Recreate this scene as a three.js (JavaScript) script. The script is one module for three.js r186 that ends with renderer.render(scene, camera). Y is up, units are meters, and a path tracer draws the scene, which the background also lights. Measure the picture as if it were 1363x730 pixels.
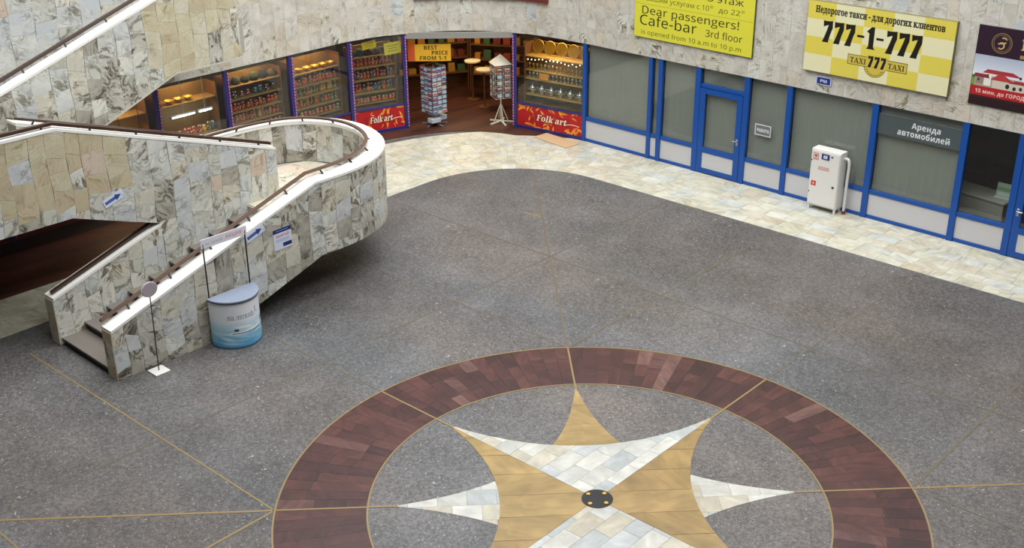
import * as THREE from 'three';
import { mergeGeometries } from 'three/addons/utils/BufferGeometryUtils.js';
import { RoundedBoxGeometry } from 'three/addons/geometries/RoundedBoxGeometry.js';
import { RectAreaLightUniformsLib } from 'three/addons/lights/RectAreaLightUniformsLib.js';

// ------------------------------------------------------------------ camera, light, exposure
const scene = new THREE.Scene();
scene.name = 'station_hall';
const camera = new THREE.PerspectiveCamera(25.982, 1363 / 730, 0.1, 200);
{
  const pitch = 0.431974654, roll = -0.00785634725;
  camera.position.set(0, 10, 0);
  camera.rotation.order = 'YXZ';
  camera.rotation.set(-pitch, 0, roll);
}
scene.add(camera);
const renderer = new THREE.WebGLRenderer({ antialias: true });
renderer.toneMapping = THREE.LinearToneMapping;
renderer.toneMappingExposure = 1.08;
renderer.outputColorSpace = THREE.SRGBColorSpace;
renderer.shadowMap.enabled = true;
renderer.shadowMap.type = THREE.PCFSoftShadowMap;
RectAreaLightUniformsLib.init();
scene.background = new THREE.Color(0.02, 0.02, 0.02);
const SKYLIGHT = 6.2;            // brightness of the luminous ceiling of the hall
const SKYLIGHT_COLOUR = new THREE.Color(0.985, 0.99, 0.985);
const SHOP_LAMP = 46;            // brightness of the warm lamps in the souvenir shop
const SHOP_COLOUR = new THREE.Color(1.0, 0.72, 0.42);

// ------------------------------------------------------------------ helpers
function mulberry(a) { return () => { a |= 0; a = (a + 0x6d2b79f5) | 0; let t = Math.imul(a ^ (a >>> 15), 1 | a); t = (t + Math.imul(t ^ (t >>> 7), 61 | t)) ^ t; return ((t ^ (t >>> 14)) >>> 0) / 4294967296; }; }
const rnd = mulberry(20240611);
const rr = (a, b) => a + (b - a) * rnd();
const pick = (a) => a[Math.floor(rnd() * a.length)];
const counts = {};
function numbered(n) { const k = (counts[n] = (counts[n] ?? -1) + 1); return k ? `${n}_${String(k).padStart(3, '0')}` : n; }
function part(name, geometry, material, parent) {
  const m = new THREE.Mesh(geometry, material);
  m.name = numbered(name); m.castShadow = m.receiveShadow = true;
  parent.add(m); return m;
}
function group(name, parent = scene) { const g = new THREE.Group(); g.name = numbered(name); parent.add(g); return g; }
function tag(o, label, category, grp) { o.userData.label = label; o.userData.category = category; if (grp) o.userData.group = grp; return o; }
function thing(name, label, category, grp) { return tag(group(name), label, category, grp); }
function structure(name) { const g = group(name); g.userData.kind = 'structure'; return g; }
function stuff(o) { o.userData.kind = 'stuff'; return o; }
const box = (w, h, d, x = 0, y = 0, z = 0) => new THREE.BoxGeometry(w, h, d).translate(x, y, z);
const rbox = (w, h, d, r, x = 0, y = 0, z = 0) => new RoundedBoxGeometry(w, h, d, 2, r).translate(x, y, z);
const cyl = (r, h, x = 0, y = 0, z = 0, seg = 16, r2 = r) => new THREE.CylinderGeometry(r2, r, h, seg).translate(x, y, z);
const merge = (a) => mergeGeometries(a.map((g) => { const n = g.index ? g.toNonIndexed() : g; return n; }));
const lathe = (pts, seg = 16) => new THREE.LatheGeometry(pts.map((p) => new THREE.Vector2(...p)), seg);
function bar(a, b, w, h = w) {          // box from a to b
  const A = new THREE.Vector3(...a), B = new THREE.Vector3(...b), L = A.distanceTo(B);
  const g = new THREE.BoxGeometry(w, h, L); const m = new THREE.Matrix4().lookAt(A, B, new THREE.Vector3(0, 1, 0));
  g.applyMatrix4(m); g.translate(...A.clone().add(B).multiplyScalar(0.5).toArray()); return g;
}
function tube(pts, r, seg = 24, rs = 8) { return new THREE.TubeGeometry(new THREE.CatmullRomCurve3(pts.map((p) => new THREE.Vector3(...p))), seg, r, rs); }

// ------------------------------------------------------------------ noise and textures
function lattice(seed) { const r = mulberry(seed), a = new Float32Array(4096); for (let i = 0; i < 4096; i++) a[i] = r(); return a; }
const LAT = lattice(7);
function vnoise(x, y, per, off = 0) {
  const ix = Math.floor(x), iy = Math.floor(y), fx = x - ix, fy = y - iy, sx = fx * fx * (3 - 2 * fx), sy = fy * fy * (3 - 2 * fy);
  const m = (v) => ((v % per) + per) % per;
  const h = (i, j) => LAT[(m(i) * 57 + m(j) * 131 + off * 977 + m(i) * m(j) * 7) & 4095];
  return (h(ix, iy) * (1 - sx) + h(ix + 1, iy) * sx) * (1 - sy) + (h(ix, iy + 1) * (1 - sx) + h(ix + 1, iy + 1) * sx) * sy;
}
function fbm(x, y, per, oct, off = 0) { let s = 0, a = 0.5, t = 0; for (let o = 0; o < oct; o++) { s += a * vnoise(x, y, per, off + o); t += a; x *= 2; y *= 2; per *= 2; a *= 0.55; } return s / t; }
const clamp01 = (v) => Math.min(1, Math.max(0, v));
const lerp3 = (a, b, t) => [a[0] + (b[0] - a[0]) * t, a[1] + (b[1] - a[1]) * t, a[2] + (b[2] - a[2]) * t];
function noiseTexture(size, fn, metres) {
  const d = new Uint8Array(size * size * 4);
  for (let y = 0; y < size; y++) for (let x = 0; x < size; x++) {
    const c = fn(x / size, y / size, x, y), i = (y * size + x) * 4;
    d[i] = 255 * clamp01(c[0] / 255); d[i + 1] = 255 * clamp01(c[1] / 255); d[i + 2] = 255 * clamp01(c[2] / 255); d[i + 3] = 255;
  }
  const t = new THREE.DataTexture(d, size, size, THREE.RGBAFormat);
  t.wrapS = t.wrapT = THREE.RepeatWrapping; t.magFilter = THREE.LinearFilter; t.minFilter = THREE.LinearMipmapLinearFilter; t.generateMipmaps = true;
  t.colorSpace = THREE.SRGBColorSpace; t.repeat.set(1 / metres, 1 / metres); t.needsUpdate = true; return t;
}
const sstep = (a, b, x) => { const t = clamp01((x - a) / (b - a)); return t * t * (3 - 2 * t); };
function marbleTexture(base, tint, vein, amount, seed, stretch) {
  return noiseTexture(256, (u, v) => {
    const w = fbm(u * 3, v * 3, 3, 4, seed) - 0.5, w2 = fbm(u * 4, v * 4, 4, 4, seed + 11) - 0.5;
    const cloud = fbm(u * 2 + w * 0.8, v * stretch * 0.5 + w2, stretch * 2, 4, seed + 5);
    let c = lerp3(base, tint, sstep(0.36, 0.66, cloud));
    const bend = w * 2.2 + w2 * 1.2, streak = fbm(u * 1.6 + w, v * stretch * 2 + bend, stretch * 4, 3, seed + 17), ridge = 1 - Math.abs(2 * streak - 1);
    const where = sstep(0.34, 0.7, fbm(u * 3 + w2, v * 3 + w, 3, 3, seed + 23));
    const fine = 1 - Math.abs(2 * fbm(u * 2.5 + w2, v * stretch * 4 + bend * 1.6, stretch * 12, 3, seed + 29) - 1);
    const k = sstep(0.82, 0.99, ridge) * where * 0.85 + sstep(0.8, 0.99, fine) * 0.42 * (0.35 + where);
    c = lerp3(c, vein, clamp01(k * amount));
    const g = (vnoise(u * 128, v * 128, 128, seed) - 0.5) * 16; return [c[0] + g, c[1] + g, c[2] + g];
  }, 0.75);
}
function canvasTexture(w, h, draw) {
  const c = document.createElement('canvas'); c.width = w; c.height = h; const g = c.getContext('2d'); draw(g, w, h);
  const t = new THREE.CanvasTexture(c); t.colorSpace = THREE.SRGBColorSpace; t.anisotropy = 4; return t;
}
const std = (color, roughness = 0.6, more = {}) => new THREE.MeshStandardMaterial({ color, roughness, ...more });

// ------------------------------------------------------------------ materials
const MB = (b, t, v, a, s, st) => new THREE.MeshStandardMaterial({ map: marbleTexture(b, t, v, a, s, st), roughness: 0.42 });
const marbleWhite = [MB([216, 218, 212], [200, 204, 202], [128, 124, 112], 0.85, 1, 3), MB([210, 211, 204], [218, 216, 206], [112, 106, 92], 1.0, 2, 4), MB([206, 209, 205], [196, 196, 186], [118, 116, 108], 0.9, 12, 2)];
const marbleBlue = [MB([196, 201, 204], [208, 210, 208], [140, 142, 142], 0.6, 3, 3), MB([202, 205, 205], [190, 195, 198], [126, 128, 128], 0.7, 4, 4)];
const marbleCream = [MB([206, 201, 184], [196, 190, 168], [140, 128, 102], 0.75, 5, 3), MB([200, 197, 184], [210, 207, 194], [124, 114, 94], 0.9, 6, 4), MB([202, 196, 172], [194, 186, 158], [146, 132, 98], 0.6, 13, 3)];
const marbleOchre = [MB([192, 180, 152], [200, 190, 166], [150, 132, 100], 0.6, 7, 4), MB([196, 186, 158], [187, 176, 150], [146, 130, 102], 0.6, 8, 5)];
const marblePink = [MB([205, 190, 174], [200, 180, 160], [150, 130, 112], 0.6, 9, 3)];
const marbleGrey = [MB([180, 178, 168], [196, 194, 184], [88, 82, 70], 1.2, 10, 4), MB([186, 184, 174], [166, 162, 150], [80, 76, 68], 1.25, 11, 5)];
const facing = [MB([208, 205, 197], [192, 188, 177], [150, 145, 134], 0.5, 14, 5), MB([202, 198, 188], [212, 210, 202], [142, 136, 124], 0.55, 15, 6), MB([210, 208, 201], [197, 193, 184], [154, 148, 136], 0.45, 16, 4), MB([198, 194, 184], [209, 206, 199], [138, 133, 122], 0.6, 17, 7), MB([208, 201, 188], [196, 188, 175], [150, 138, 122], 0.5, 18, 4)];
const M = {
  core: std('#8b877c', 0.8),
  cap: std('#f3f2ee', 0.26),
  rail: std('#3f2c24', 0.2),
  bracket: std('#1d1a19', 0.45, { metalness: 0.4 }),
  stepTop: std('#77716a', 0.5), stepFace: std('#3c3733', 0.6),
  plaster: std('#a9a59b', 0.85), white: std('#d8d6d0', 0.7), darkPlaster: std('#3a342e', 0.9),
  brass: std('#8c7850', 0.5, { metalness: 0.15 }), brassWorn: std('#655c4e', 0.65),
  blue: std('#0c4c9e', 0.38), violet: std('#2b2a6b', 0.4), pinkStrip: std('#c06a8e', 0.5),
  panel: std('#c8c8cb', 0.55), blind: std('#9c9a90', 0.9),
  header: std('#8f8d88', 0.7),
  glass: new THREE.MeshPhysicalMaterial({ color: '#f2f6f6', transmission: 1, thickness: 0, roughness: 0.02, ior: 1.45 }),
  wood: std('#6a4522', 0.55), shelfWood: std('#8d6a35', 0.5), shelfGold: std('#b08a3c', 0.45), dark: std('#14110f', 0.9),
  steel: std('#b9bcc0', 0.3, { metalness: 0.8 }), chrome: std('#d7d8da', 0.18, { metalness: 0.9 }), silver: std('#c9c8c2', 0.22, { metalness: 0.85 }),
  blackMetal: std('#1b1b1d', 0.4, { metalness: 0.3 }),
  paper: std('#e6e6ea', 0.7), whitePaint: std('#e3e2de', 0.35),
};

// ------------------------------------------------------------------ slab geometry: one laid stone with a chamfered rim
// poly: counter-clockwise or clockwise points [s, t]; map(s, t, d) gives a point d in front of the surface
function slab(poly, map, thick, gap = 0.003, chamfer = 0.004) {
  const n = poly.length; let cx = 0, cy = 0; for (const p of poly) { cx += p[0] / n; cy += p[1] / n; }
  const inset = (k) => poly.map(([x, y]) => { const dx = cx - x, dy = cy - y, L = Math.hypot(dx, dy) || 1; const m = Math.min(k * 1.4, L * 0.6); return [x + (dx / L) * m, y + (dy / L) * m]; });
  const o = inset(gap), i = inset(gap + chamfer), ang = rnd() * Math.PI * 2, ca = Math.cos(ang), sa = Math.sin(ang), ou = rnd() * 9, ov = rnd() * 9;
  const pos = [], uv = [];
  const P = (q, d) => ({ p: map(q[0], q[1], d), u: [q[0] * ca - q[1] * sa + ou, q[0] * sa + q[1] * ca + ov] });
  const tri = (a, b, c) => { for (const v of [a, b, c]) { pos.push(...v.p); uv.push(...v.u); } };
  const top = i.map((q) => P(q, thick)), rim = o.map((q) => P(q, thick - chamfer)), low = o.map((q) => P(q, 0)), mid = P([cx, cy], thick);
  for (let k = 0; k < n; k++) {
    const j = (k + 1) % n;
    tri(mid, top[k], top[j]); tri(top[k], rim[k], rim[j]); tri(top[k], rim[j], top[j]); tri(rim[k], low[k], low[j]); tri(rim[k], low[j], rim[j]);
  }
  const a = new THREE.Vector3(...mid.p), e1 = new THREE.Vector3(...top[0].p).sub(a), e2 = new THREE.Vector3(...top[1 % n].p).sub(a), nn = e1.cross(e2), out = new THREE.Vector3(...map(cx, cy, thick + 0.1)).sub(a);
  if (nn.dot(out) < 0) for (let t = 0; t < pos.length; t += 9) { for (let c = 0; c < 3; c++) { const x = pos[t + 3 + c]; pos[t + 3 + c] = pos[t + 6 + c]; pos[t + 6 + c] = x; } const k = (t / 9) * 6; for (let c = 0; c < 2; c++) { const x = uv[k + 2 + c]; uv[k + 2 + c] = uv[k + 4 + c]; uv[k + 4 + c] = x; } }
  const g = new THREE.BufferGeometry();
  g.setAttribute('position', new THREE.Float32BufferAttribute(pos, 3)); g.setAttribute('uv', new THREE.Float32BufferAttribute(uv, 2)); g.computeVertexNormals(); return g;
}
function pieceLinear(pts) { return (s) => { if (s <= pts[0][0]) return pts[0][1]; for (let i = 1; i < pts.length; i++) if (s <= pts[i][0]) { const [a, x] = pts[i - 1], [b, y] = pts[i]; return x + ((y - x) * (s - a)) / (b - a || 1); } return pts[pts.length - 1][1]; }; }
// clad a wall between low(s) and high(s) with irregular stones; every stone is one mesh under `parent`
function clad(parent, { s0, s1, low, high, breaks = [], w = [0.26, 0.44], h = [0.28, 0.46], map, choose, name = 'marble_tile', thick = 0.014, tilt = 0.05, warp = 0.02, most = 300, even = false, joined = false }) {
  const pile = [];
  let s = s0, made = 0;
  const W = (x, y) => [x + warp * Math.sin(y * 5.1 + x * 0.7) * Math.min(1, Math.min(x - s0, s1 - x) * 8), y];
  while (s < s1 - 0.01) {
    let e = s + rr(...w); if (e > s1 - 0.14) e = s1;
    const xs = [s, ...breaks.filter((b) => b > s + 0.005 && b < e - 0.005), e];
    let lo = Infinity, hi = -Infinity; for (const x of xs) { lo = Math.min(lo, low(x)); hi = Math.max(hi, high(x)); }
    let b = [lo - rr(0, 0.2), 0]; b[1] = b[0];
    while (Math.min(...b) < hi) {
      const t0 = (b[0] + b[1]) / 2 + rr(...h), dt = rr(-tilt, tilt), t = [t0 - dt, t0 + dt];
      const line = (q, x) => q[0] + ((q[1] - q[0]) * (x - s)) / (e - s);
      const cross = [...xs];
      for (const [f, q] of [[low, b], [low, t], [high, b], [high, t]]) for (let k = 1; k < xs.length; k++) {
        const a = xs[k - 1], z = xs[k], da = f(a) - line(q, a), dz = f(z) - line(q, z);
        if (da * dz < 0) cross.push(a + ((z - a) * da) / (da - dz));
      }
      cross.sort((a, z) => a - z);
      const bot = [], top = [];
      for (const x of cross) {
        const y0 = Math.max(low(x), line(b, x)), y1 = Math.min(high(x), line(t, x));
        if (y1 > y0 + 0.0005) { bot.push([x, y0]); top.push([x, y1]); }
        else if (Math.abs(y1 - y0) <= 0.0005) { bot.push([x, y0]); }
      }
      if (bot.length >= 2 && top.length >= 1) {
        let poly = [...bot, ...top.reverse()].filter((p, k, a) => { const q = a[(k + 1) % a.length]; return Math.hypot(p[0] - q[0], p[1] - q[1]) > 0.004; });
        let area = 0; poly.forEach((p, k) => { const q = poly[(k + 1) % poly.length]; area += p[0] * q[1] - q[0] * p[1]; });
        if (joined && poly.length >= 3 && Math.abs(area) > 0.004) pile.push(slab(poly.map(([x, y]) => W(x, y)), map, thick, 0.002, 0.003));
        else if (poly.length >= 3 && Math.abs(area) > 0.004 && made < most) {
          const c = poly.reduce((a, p) => [a[0] + p[0] / poly.length, a[1] + p[1] / poly.length], [0, 0]);
          part(name, slab(poly.map(([x, y]) => W(x, y)), map, thick * (even ? 1 : rr(0.9, 1.1)), even ? 0.0012 : 0.002, even ? 0.002 : 0.003), choose(c[0], c[1]), parent); made++;
        }
      }
      b = t;
    }
    s = e;
  }
  if (pile.length) stuff(part('marble_tiles_beyond', merge(pile), marbleWhite[1], parent));
  return made;
}
// a band of wall along a plan path: stations [outer point, inner point, bottom, top]
function band(stations) {
  const pos = [], q = (a, b, c, d) => pos.push(...a, ...b, ...c, ...a, ...c, ...d);
  const pt = (p, y) => [p[0], y, p[1]];
  for (let i = 0; i + 1 < stations.length; i++) {
    const [o0, i0, b0, t0] = stations[i], [o1, i1, b1, t1] = stations[i + 1];
    q(pt(o0, b0), pt(o1, b1), pt(o1, t1), pt(o0, t0)); q(pt(i1, b1), pt(i0, b0), pt(i0, t0), pt(i1, t1));
    q(pt(o0, t0), pt(o1, t1), pt(i1, t1), pt(i0, t0)); q(pt(o1, b1), pt(o0, b0), pt(i0, b0), pt(i1, b1));
  }
  const [a, b, c, d] = stations[0], z = stations[stations.length - 1];
  q(pt(b, c), pt(a, c), pt(a, d), pt(b, d)); q(pt(z[0], z[2]), pt(z[1], z[2]), pt(z[1], z[3]), pt(z[0], z[3]));
  const g = new THREE.BufferGeometry(); g.setAttribute('position', new THREE.Float32BufferAttribute(pos, 3));
  const uv = []; for (let i = 0; i < pos.length; i += 3) uv.push(pos[i] + pos[i + 2], pos[i + 1] + pos[i + 2] * 0.3); g.setAttribute('uv', new THREE.Float32BufferAttribute(uv, 2));
  g.computeVertexNormals(); return g;
}
class Path {          // a plan polyline with arc length and a normal on its front side
  constructor(pts, side = 1) { this.p = pts; this.s = [0]; for (let i = 1; i < pts.length; i++) this.s.push(this.s[i - 1] + Math.hypot(pts[i][0] - pts[i - 1][0], pts[i][1] - pts[i - 1][1])); this.side = side; this.length = this.s[this.s.length - 1];
    this.n = pts.map((_, i) => { const a = pts[Math.max(0, i - 1)], b = pts[Math.min(pts.length - 1, i + 1)], L = Math.hypot(b[0] - a[0], b[1] - a[1]); return [(-(b[1] - a[1]) / L) * side, ((b[0] - a[0]) / L) * side]; }); }
  at(s, off = 0) { let i = 1; while (i < this.p.length - 1 && this.s[i] < s) i++; const t = (s - this.s[i - 1]) / (this.s[i] - this.s[i - 1]), a = this.p[i - 1], b = this.p[i], n = lerp3([...this.n[i - 1], 0], [...this.n[i], 0], t), L = Math.hypot(n[0], n[1]);
    return [a[0] + (b[0] - a[0]) * t + (n[0] / L) * off, a[1] + (b[1] - a[1]) * t + (n[1] / L) * off]; }
  near(x, y) { let best = 0, d = 1e9; for (let i = 0; i < this.p.length; i++) { const q = Math.hypot(this.p[i][0] - x, this.p[i][1] - y); if (q < d) { d = q; best = this.s[i]; } } return best; }
}
const smooth = (pts, n) => new THREE.CatmullRomCurve3(pts.map((p) => new THREE.Vector3(p[0], 0, p[1])), false, 'centripetal').getSpacedPoints(n).map((v) => [v.x, v.z]);

// ------------------------------------------------------------------ plan of the hall
const DEG = Math.PI / 180;
const CX = 1.187, CZ = -14.009, RING = 4.559;                 // centre and radius of the compass in the floor
const LATTICE = 47.66 * DEG;                                    // direction of the floor lattice
const TH = 46.5 * DEG, SO = [-6.65, -17.48];                    // direction and front corner of the stairs
const su = [Math.cos(TH), -Math.sin(TH)], sv = [-Math.sin(TH), -Math.cos(TH)];
const stairXZ = (u, v) => [SO[0] + su[0] * u + sv[0] * v, SO[1] + su[1] * u + sv[1] * v];
const rA = [1.91, -30.07], rDir = [Math.cos(43 * DEG), Math.sin(43 * DEG)], rN = [-rDir[1], rDir[0]];
const rightXZ = (s, off = 0) => [rA[0] + rDir[0] * s + rN[0] * off, rA[1] + rDir[1] * s + rN[1] * off];
const postP1 = [0.12, -31.29], postP2 = [-2.83, -31.25];
const leftLine = (u) => stairXZ(u, 7.15);
const postL = [11.12, 9.24, 7.34, 5.44, 3.54, 1.64, -0.26].map(leftLine);

// ================================================================== STRUCTURE
// ---- ceiling with luminous panels and the outer walls of the hall
{
  const room = structure('ceiling'); room.rotation.y = LATTICE; room.position.set(CX, 0, CZ);
  part('ceiling_slab', box(38, 0.3, 38, 0, 16.15, 0), M.white, room);
  const glow = new THREE.MeshStandardMaterial({ color: '#ffffff', emissive: SKYLIGHT_COLOUR, emissiveIntensity: 1.0, roughness: 0.6 });
  const frameM = std('#8d9094', 0.5, { metalness: 0.3 });
  for (let i = -1; i <= 1; i++) for (let j = -1; j <= 1; j++) {
    const lamp = thing('ceiling_light', 'large square luminous ceiling panel high above the hall floor', 'light', 'luminous ceiling panels over the hall');
    lamp.rotation.y = LATTICE; const c = Math.cos(LATTICE), s = Math.sin(LATTICE), x = 4.3 + i * 7.2, z = -4.3 + j * 7.2;
    lamp.position.set(CX + x * c + z * s, 15.94, CZ - x * s + z * c);
    part('light_diffuser', box(5.6, 0.04, 5.6), glow, lamp);
    part('light_frame', merge([box(5.8, 0.1, 0.1, 0, 0.01, 2.85), box(5.8, 0.1, 0.1, 0, 0.01, -2.85), box(0.1, 0.1, 5.6, 2.85, 0.01, 0), box(0.1, 0.1, 5.6, -2.85, 0.01, 0)]), frameM, lamp);
    const l = new THREE.RectAreaLight(SKYLIGHT_COLOUR, SKYLIGHT, 5.6, 5.6); l.rotation.x = -Math.PI / 2; l.position.y = -0.04; l.name = numbered('ceiling_light_source'); lamp.add(l);
  }
  const mk = (n, g) => { const w = structure(n); w.rotation.y = LATTICE; w.position.set(CX, 0, CZ); part('wall_face', g, std('#77726a', 0.85), w); };
  mk('wall_north', box(0.3, 16, 38, 19, 8, 0)); mk('wall_south', box(0.3, 16, 38, -19, 8, 0)); mk('wall_east', box(38, 16, 0.3, 0, 8, 19)); mk('wall_west', box(38, 16, 0.3, 0, 8, -19));
}
// ---- floor: dark granite terrazzo with brass lattice and compass
const floor = structure('floor'); floor.rotation.y = LATTICE; floor.position.set(CX, 0, CZ);
{
  const terr = noiseTexture(1024, (u, v) => {
    const m = fbm(u * 6, v * 6, 6, 5, 3), f = vnoise(u * 420, v * 420, 420, 9), f2 = vnoise(u * 190, v * 190, 190, 17);
    const f3 = vnoise(u * 110, v * 110, 110, 27); let g = 98 + (m - 0.5) * 30 + (f - 0.5) * 46 + (f3 - 0.5) * 30; let c = [g + 1, g - 1, g - 1];
    if (f2 > 0.94) c = [182, 179, 174]; else if (f2 > 0.9) c = [146, 138, 132]; else if (f2 < 0.06) c = [64, 61, 61];
    return c;
  }, 4.2);
  const g = new THREE.PlaneGeometry(37.6, 37.6, 110, 110).rotateX(-Math.PI / 2), p = g.attributes.position, uv = [], col = [];
  for (let i = 0; i < p.count; i++) {
    const x = p.getX(i), z = p.getZ(i); uv.push(x, z);
    const a = fbm((x + 20) / 3.1, (z + 20) / 3.1, 64, 4, 40), b = fbm((x + 20) / 1.7, (z + 20) / 5, 64, 3, 50), k = 0.86 + (a - 0.5) * 0.6, r = 0.012 + (b - 0.5) * 0.26;
    col.push(k * (1 + r), k, k * (1 - r * 0.8));
  }
  g.setAttribute('uv', new THREE.Float32BufferAttribute(uv, 2)); g.setAttribute('color', new THREE.Float32BufferAttribute(col, 3));
  part('granite_field', g, new THREE.MeshStandardMaterial({ map: terr, vertexColors: true, roughness: 0.55 }), floor);
  part('floor_base', box(37.6, 0.3, 37.6, 0, -0.16, 0), M.darkPlaster, floor);
  const flat = (x, z, d) => [x, d, z];
  const line = (a, b, w = 0.03, m = M.brass) => part('brass_strip', bar([a[0] * RING, 0.001, a[1] * RING], [b[0] * RING, 0.001, b[1] * RING], w, 0.006), m, floor);
  const q2 = Math.SQRT1_2, AB = (a, b) => [(a + b) * q2, (a - b) * q2];          // compass axes to lattice axes
  for (const [a, b] of [[1, 0], [-1, 0], [0, 1], [0, -1]]) { line(AB(a * 1.0, b * 1.0), AB(a * 3.06, b * 3.06), 0.04, b ? M.brassWorn : M.brass); }
  for (const [x, z] of [[1, 0], [-1, 0], [0, 1], [0, -1]]) line([x, z], [x * 2.24, z * 2.24], 0.026, M.brassWorn);
  for (const s of [-1, 1]) for (const k of [-1, 1]) {
    const near = s < 0 && k < 0; line([s * q2, k * q2], [s * q2, k * 2.24], 0.028, s < 0 ? M.brass : M.brassWorn); line([s * q2, k * q2], [s * 2.24, k * q2], 0.035, k < 0 && s < 0 ? M.brass : M.brassWorn);
  }
  for (const s of [-1, 1]) { line([s * 1.325, -2.24], [s * 1.325, 1.6], 0.028, s < 0 ? M.brass : M.brassWorn); line([-1.8, s * 1.325], [2.24, s * 1.325], 0.026, M.brassWorn); }
  line([1.655, -1.77], [1.66, -1.66], 0.05, M.brass);  // short bright piece drawn for a glint of light on a strip
  // ring
  const arcBand = (r0, r1, y, th, n = 128) => { const st = []; for (let i = 0; i <= n; i++) { const a = (i / n) * Math.PI * 2; st.push([[Math.cos(a) * r1, Math.sin(a) * r1], [Math.cos(a) * r0, Math.sin(a) * r0], y, y + th]); } return band(st); };
  part('brass_ring', arcBand(RING - 0.02, RING + 0.006, 0, 0.0065), M.brass, floor);
  part('brass_ring', arcBand(0.7127 * RING - 0.008, 0.7127 * RING + 0.016, 0, 0.0065), M.brass, floor);
  const redTex = noiseTexture(256, (u, v) => { const w = fbm(u * 4, v * 4, 4, 4, 61), s = fbm(u * 3 + w, v * 12 + w * 2, 12, 4, 66), g = (vnoise(u * 128, v * 128, 128, 2) - 0.5) * 26; const k = 0.72 + s * 0.5; return [205 * k + g, 200 * k + g, 200 * k + g]; }, 0.9);
  const reds = ['#5e3936', '#533231', '#633c38', '#4c2e2e', '#583534', '#67403b', '#704d49', '#815f5a'].map((c) => new THREE.MeshStandardMaterial({ color: c, map: redTex, roughness: 0.42 }));
  const r0 = 0.7127 * RING + 0.018, r1 = RING - 0.024, N = 112;
  for (let i = 0; i < N; i++) {
    const a0 = (i / N) * Math.PI * 2 - Math.PI / 4, a1 = ((i + 1) / N) * Math.PI * 2 - Math.PI / 4;
    const cuts = [r0]; const t = rnd(); if (t < 0.35) cuts.push(r0 + rr(0.35, 0.95)); else if (t < 0.85) cuts.push(r0 + rr(0.25, 0.5), r0 + rr(0.7, 1.05)); cuts.push(r1);
    for (let k = 0; k + 1 < cuts.length; k++) {
      const poly = [[cuts[k], a0], [cuts[k + 1], a0], [cuts[k + 1], (a0 + a1) / 2], [cuts[k + 1], a1], [cuts[k], a1], [cuts[k], (a0 + a1) / 2]].map(([r, a]) => [Math.cos(a) * r, Math.sin(a) * r]);
      const x = rnd(); part('ring_stone', slab(poly, flat, 0.005, 0.0015, 0.0015), x < 0.035 ? reds[7] : x < 0.09 ? reds[6] : pick(reds.slice(0, 6)), floor);
    }
  }
  for (let k = 0; k < 8; k++) { const a = (k * Math.PI) / 4; part('brass_strip', bar([Math.cos(a) * r0, 0.0035, Math.sin(a) * r0], [Math.cos(a) * r1, 0.0035, Math.sin(a) * r1], 0.03, 0.007), M.brass, floor); }
  // star: work in compass axes (a right, b away), metres
  const toPQ = (a, b, d) => [(a + b) * q2, d, (a - b) * q2];
  const goldTex = noiseTexture(256, (u, v) => { const s = fbm(u * 3, v * 14, 16, 4, 71), m = fbm(u * 3, v * 3, 3, 3, 75); const k = 0.86 + (s - 0.5) * 0.2 + (m - 0.5) * 0.25; return [255 * k, 252 * k, 245 * k]; }, 1.2);
  const gold = ['#af935f', '#a98d59', '#b49964'].map((c) => new THREE.MeshStandardMaterial({ color: c, map: goldTex, roughness: 0.5 }));
  const tileTex = noiseTexture(256, (u, v) => { const m = fbm(u * 4, v * 4, 4, 5, 81), s = fbm(u * 3, v * 9, 9, 3, 85), g = (vnoise(u * 128, v * 128, 128, 5) - 0.5) * 10; const k = 0.9 + (m - 0.5) * 0.18 + (s - 0.5) * 0.14; return [250 * k + g, 250 * k + g, 248 * k + g]; }, 0.8);
  const starTile = ['#c9cbc6', '#c3c8ca', '#cdc7b8', '#d2d1cb', '#c6bfae', '#bcc2c4', '#dcdbd6'].map((c) => new THREE.MeshStandardMaterial({ color: c, map: tileTex, roughness: 0.4 }));
  const tip = 0.655 * RING, mid = 0.305 * RING;
  const edge = (from, via, to, n) => { const c = new THREE.QuadraticBezierCurve(new THREE.Vector2(...from), new THREE.Vector2(...via), new THREE.Vector2(...to)); return c.getPoints(n).map((v) => [v.x, v.y]); };
  const clip = (poly, nx, ny, d) => { const out = []; for (let i = 0; i < poly.length; i++) { const a = poly[i], b = poly[(i + 1) % poly.length], da = a[0] * nx + a[1] * ny - d, db = b[0] * nx + b[1] * ny - d; if (da <= 0) out.push(a); if (da * db < 0) { const t = da / (da - db); out.push([a[0] + (b[0] - a[0]) * t, a[1] + (b[1] - a[1]) * t]); } } return out; };
  const area = (p) => Math.abs(p.reduce((s, a, i) => { const b = p[(i + 1) % p.length]; return s + a[0] * b[1] - b[0] * a[1]; }, 0)) / 2;
  const rot = (p, k) => p.map(([x, y]) => [[x, y], [-y, x], [-x, -y], [y, -x]][k]);
  const cells = (poly, dir, w, h, fn) => {
    const c = Math.cos(dir), s = Math.sin(dir); let row = 0;
    for (let y = -4; y < 4; y += h, row++) for (let x = -5 + (w < 5 ? (row % 2) * w * 0.5 : 0); x < 4; x += w) {
      let q = poly; q = clip(q, c, s, x + w); if (q.length > 2) q = clip(q, -c, -s, -x); if (q.length > 2) q = clip(q, -s, c, y + h); if (q.length > 2) q = clip(q, s, -c, -y);
      if (q.length > 2 && area(q) > 0.002) fn(q);
    }
  };
  const d45 = Math.SQRT1_2;
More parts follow.
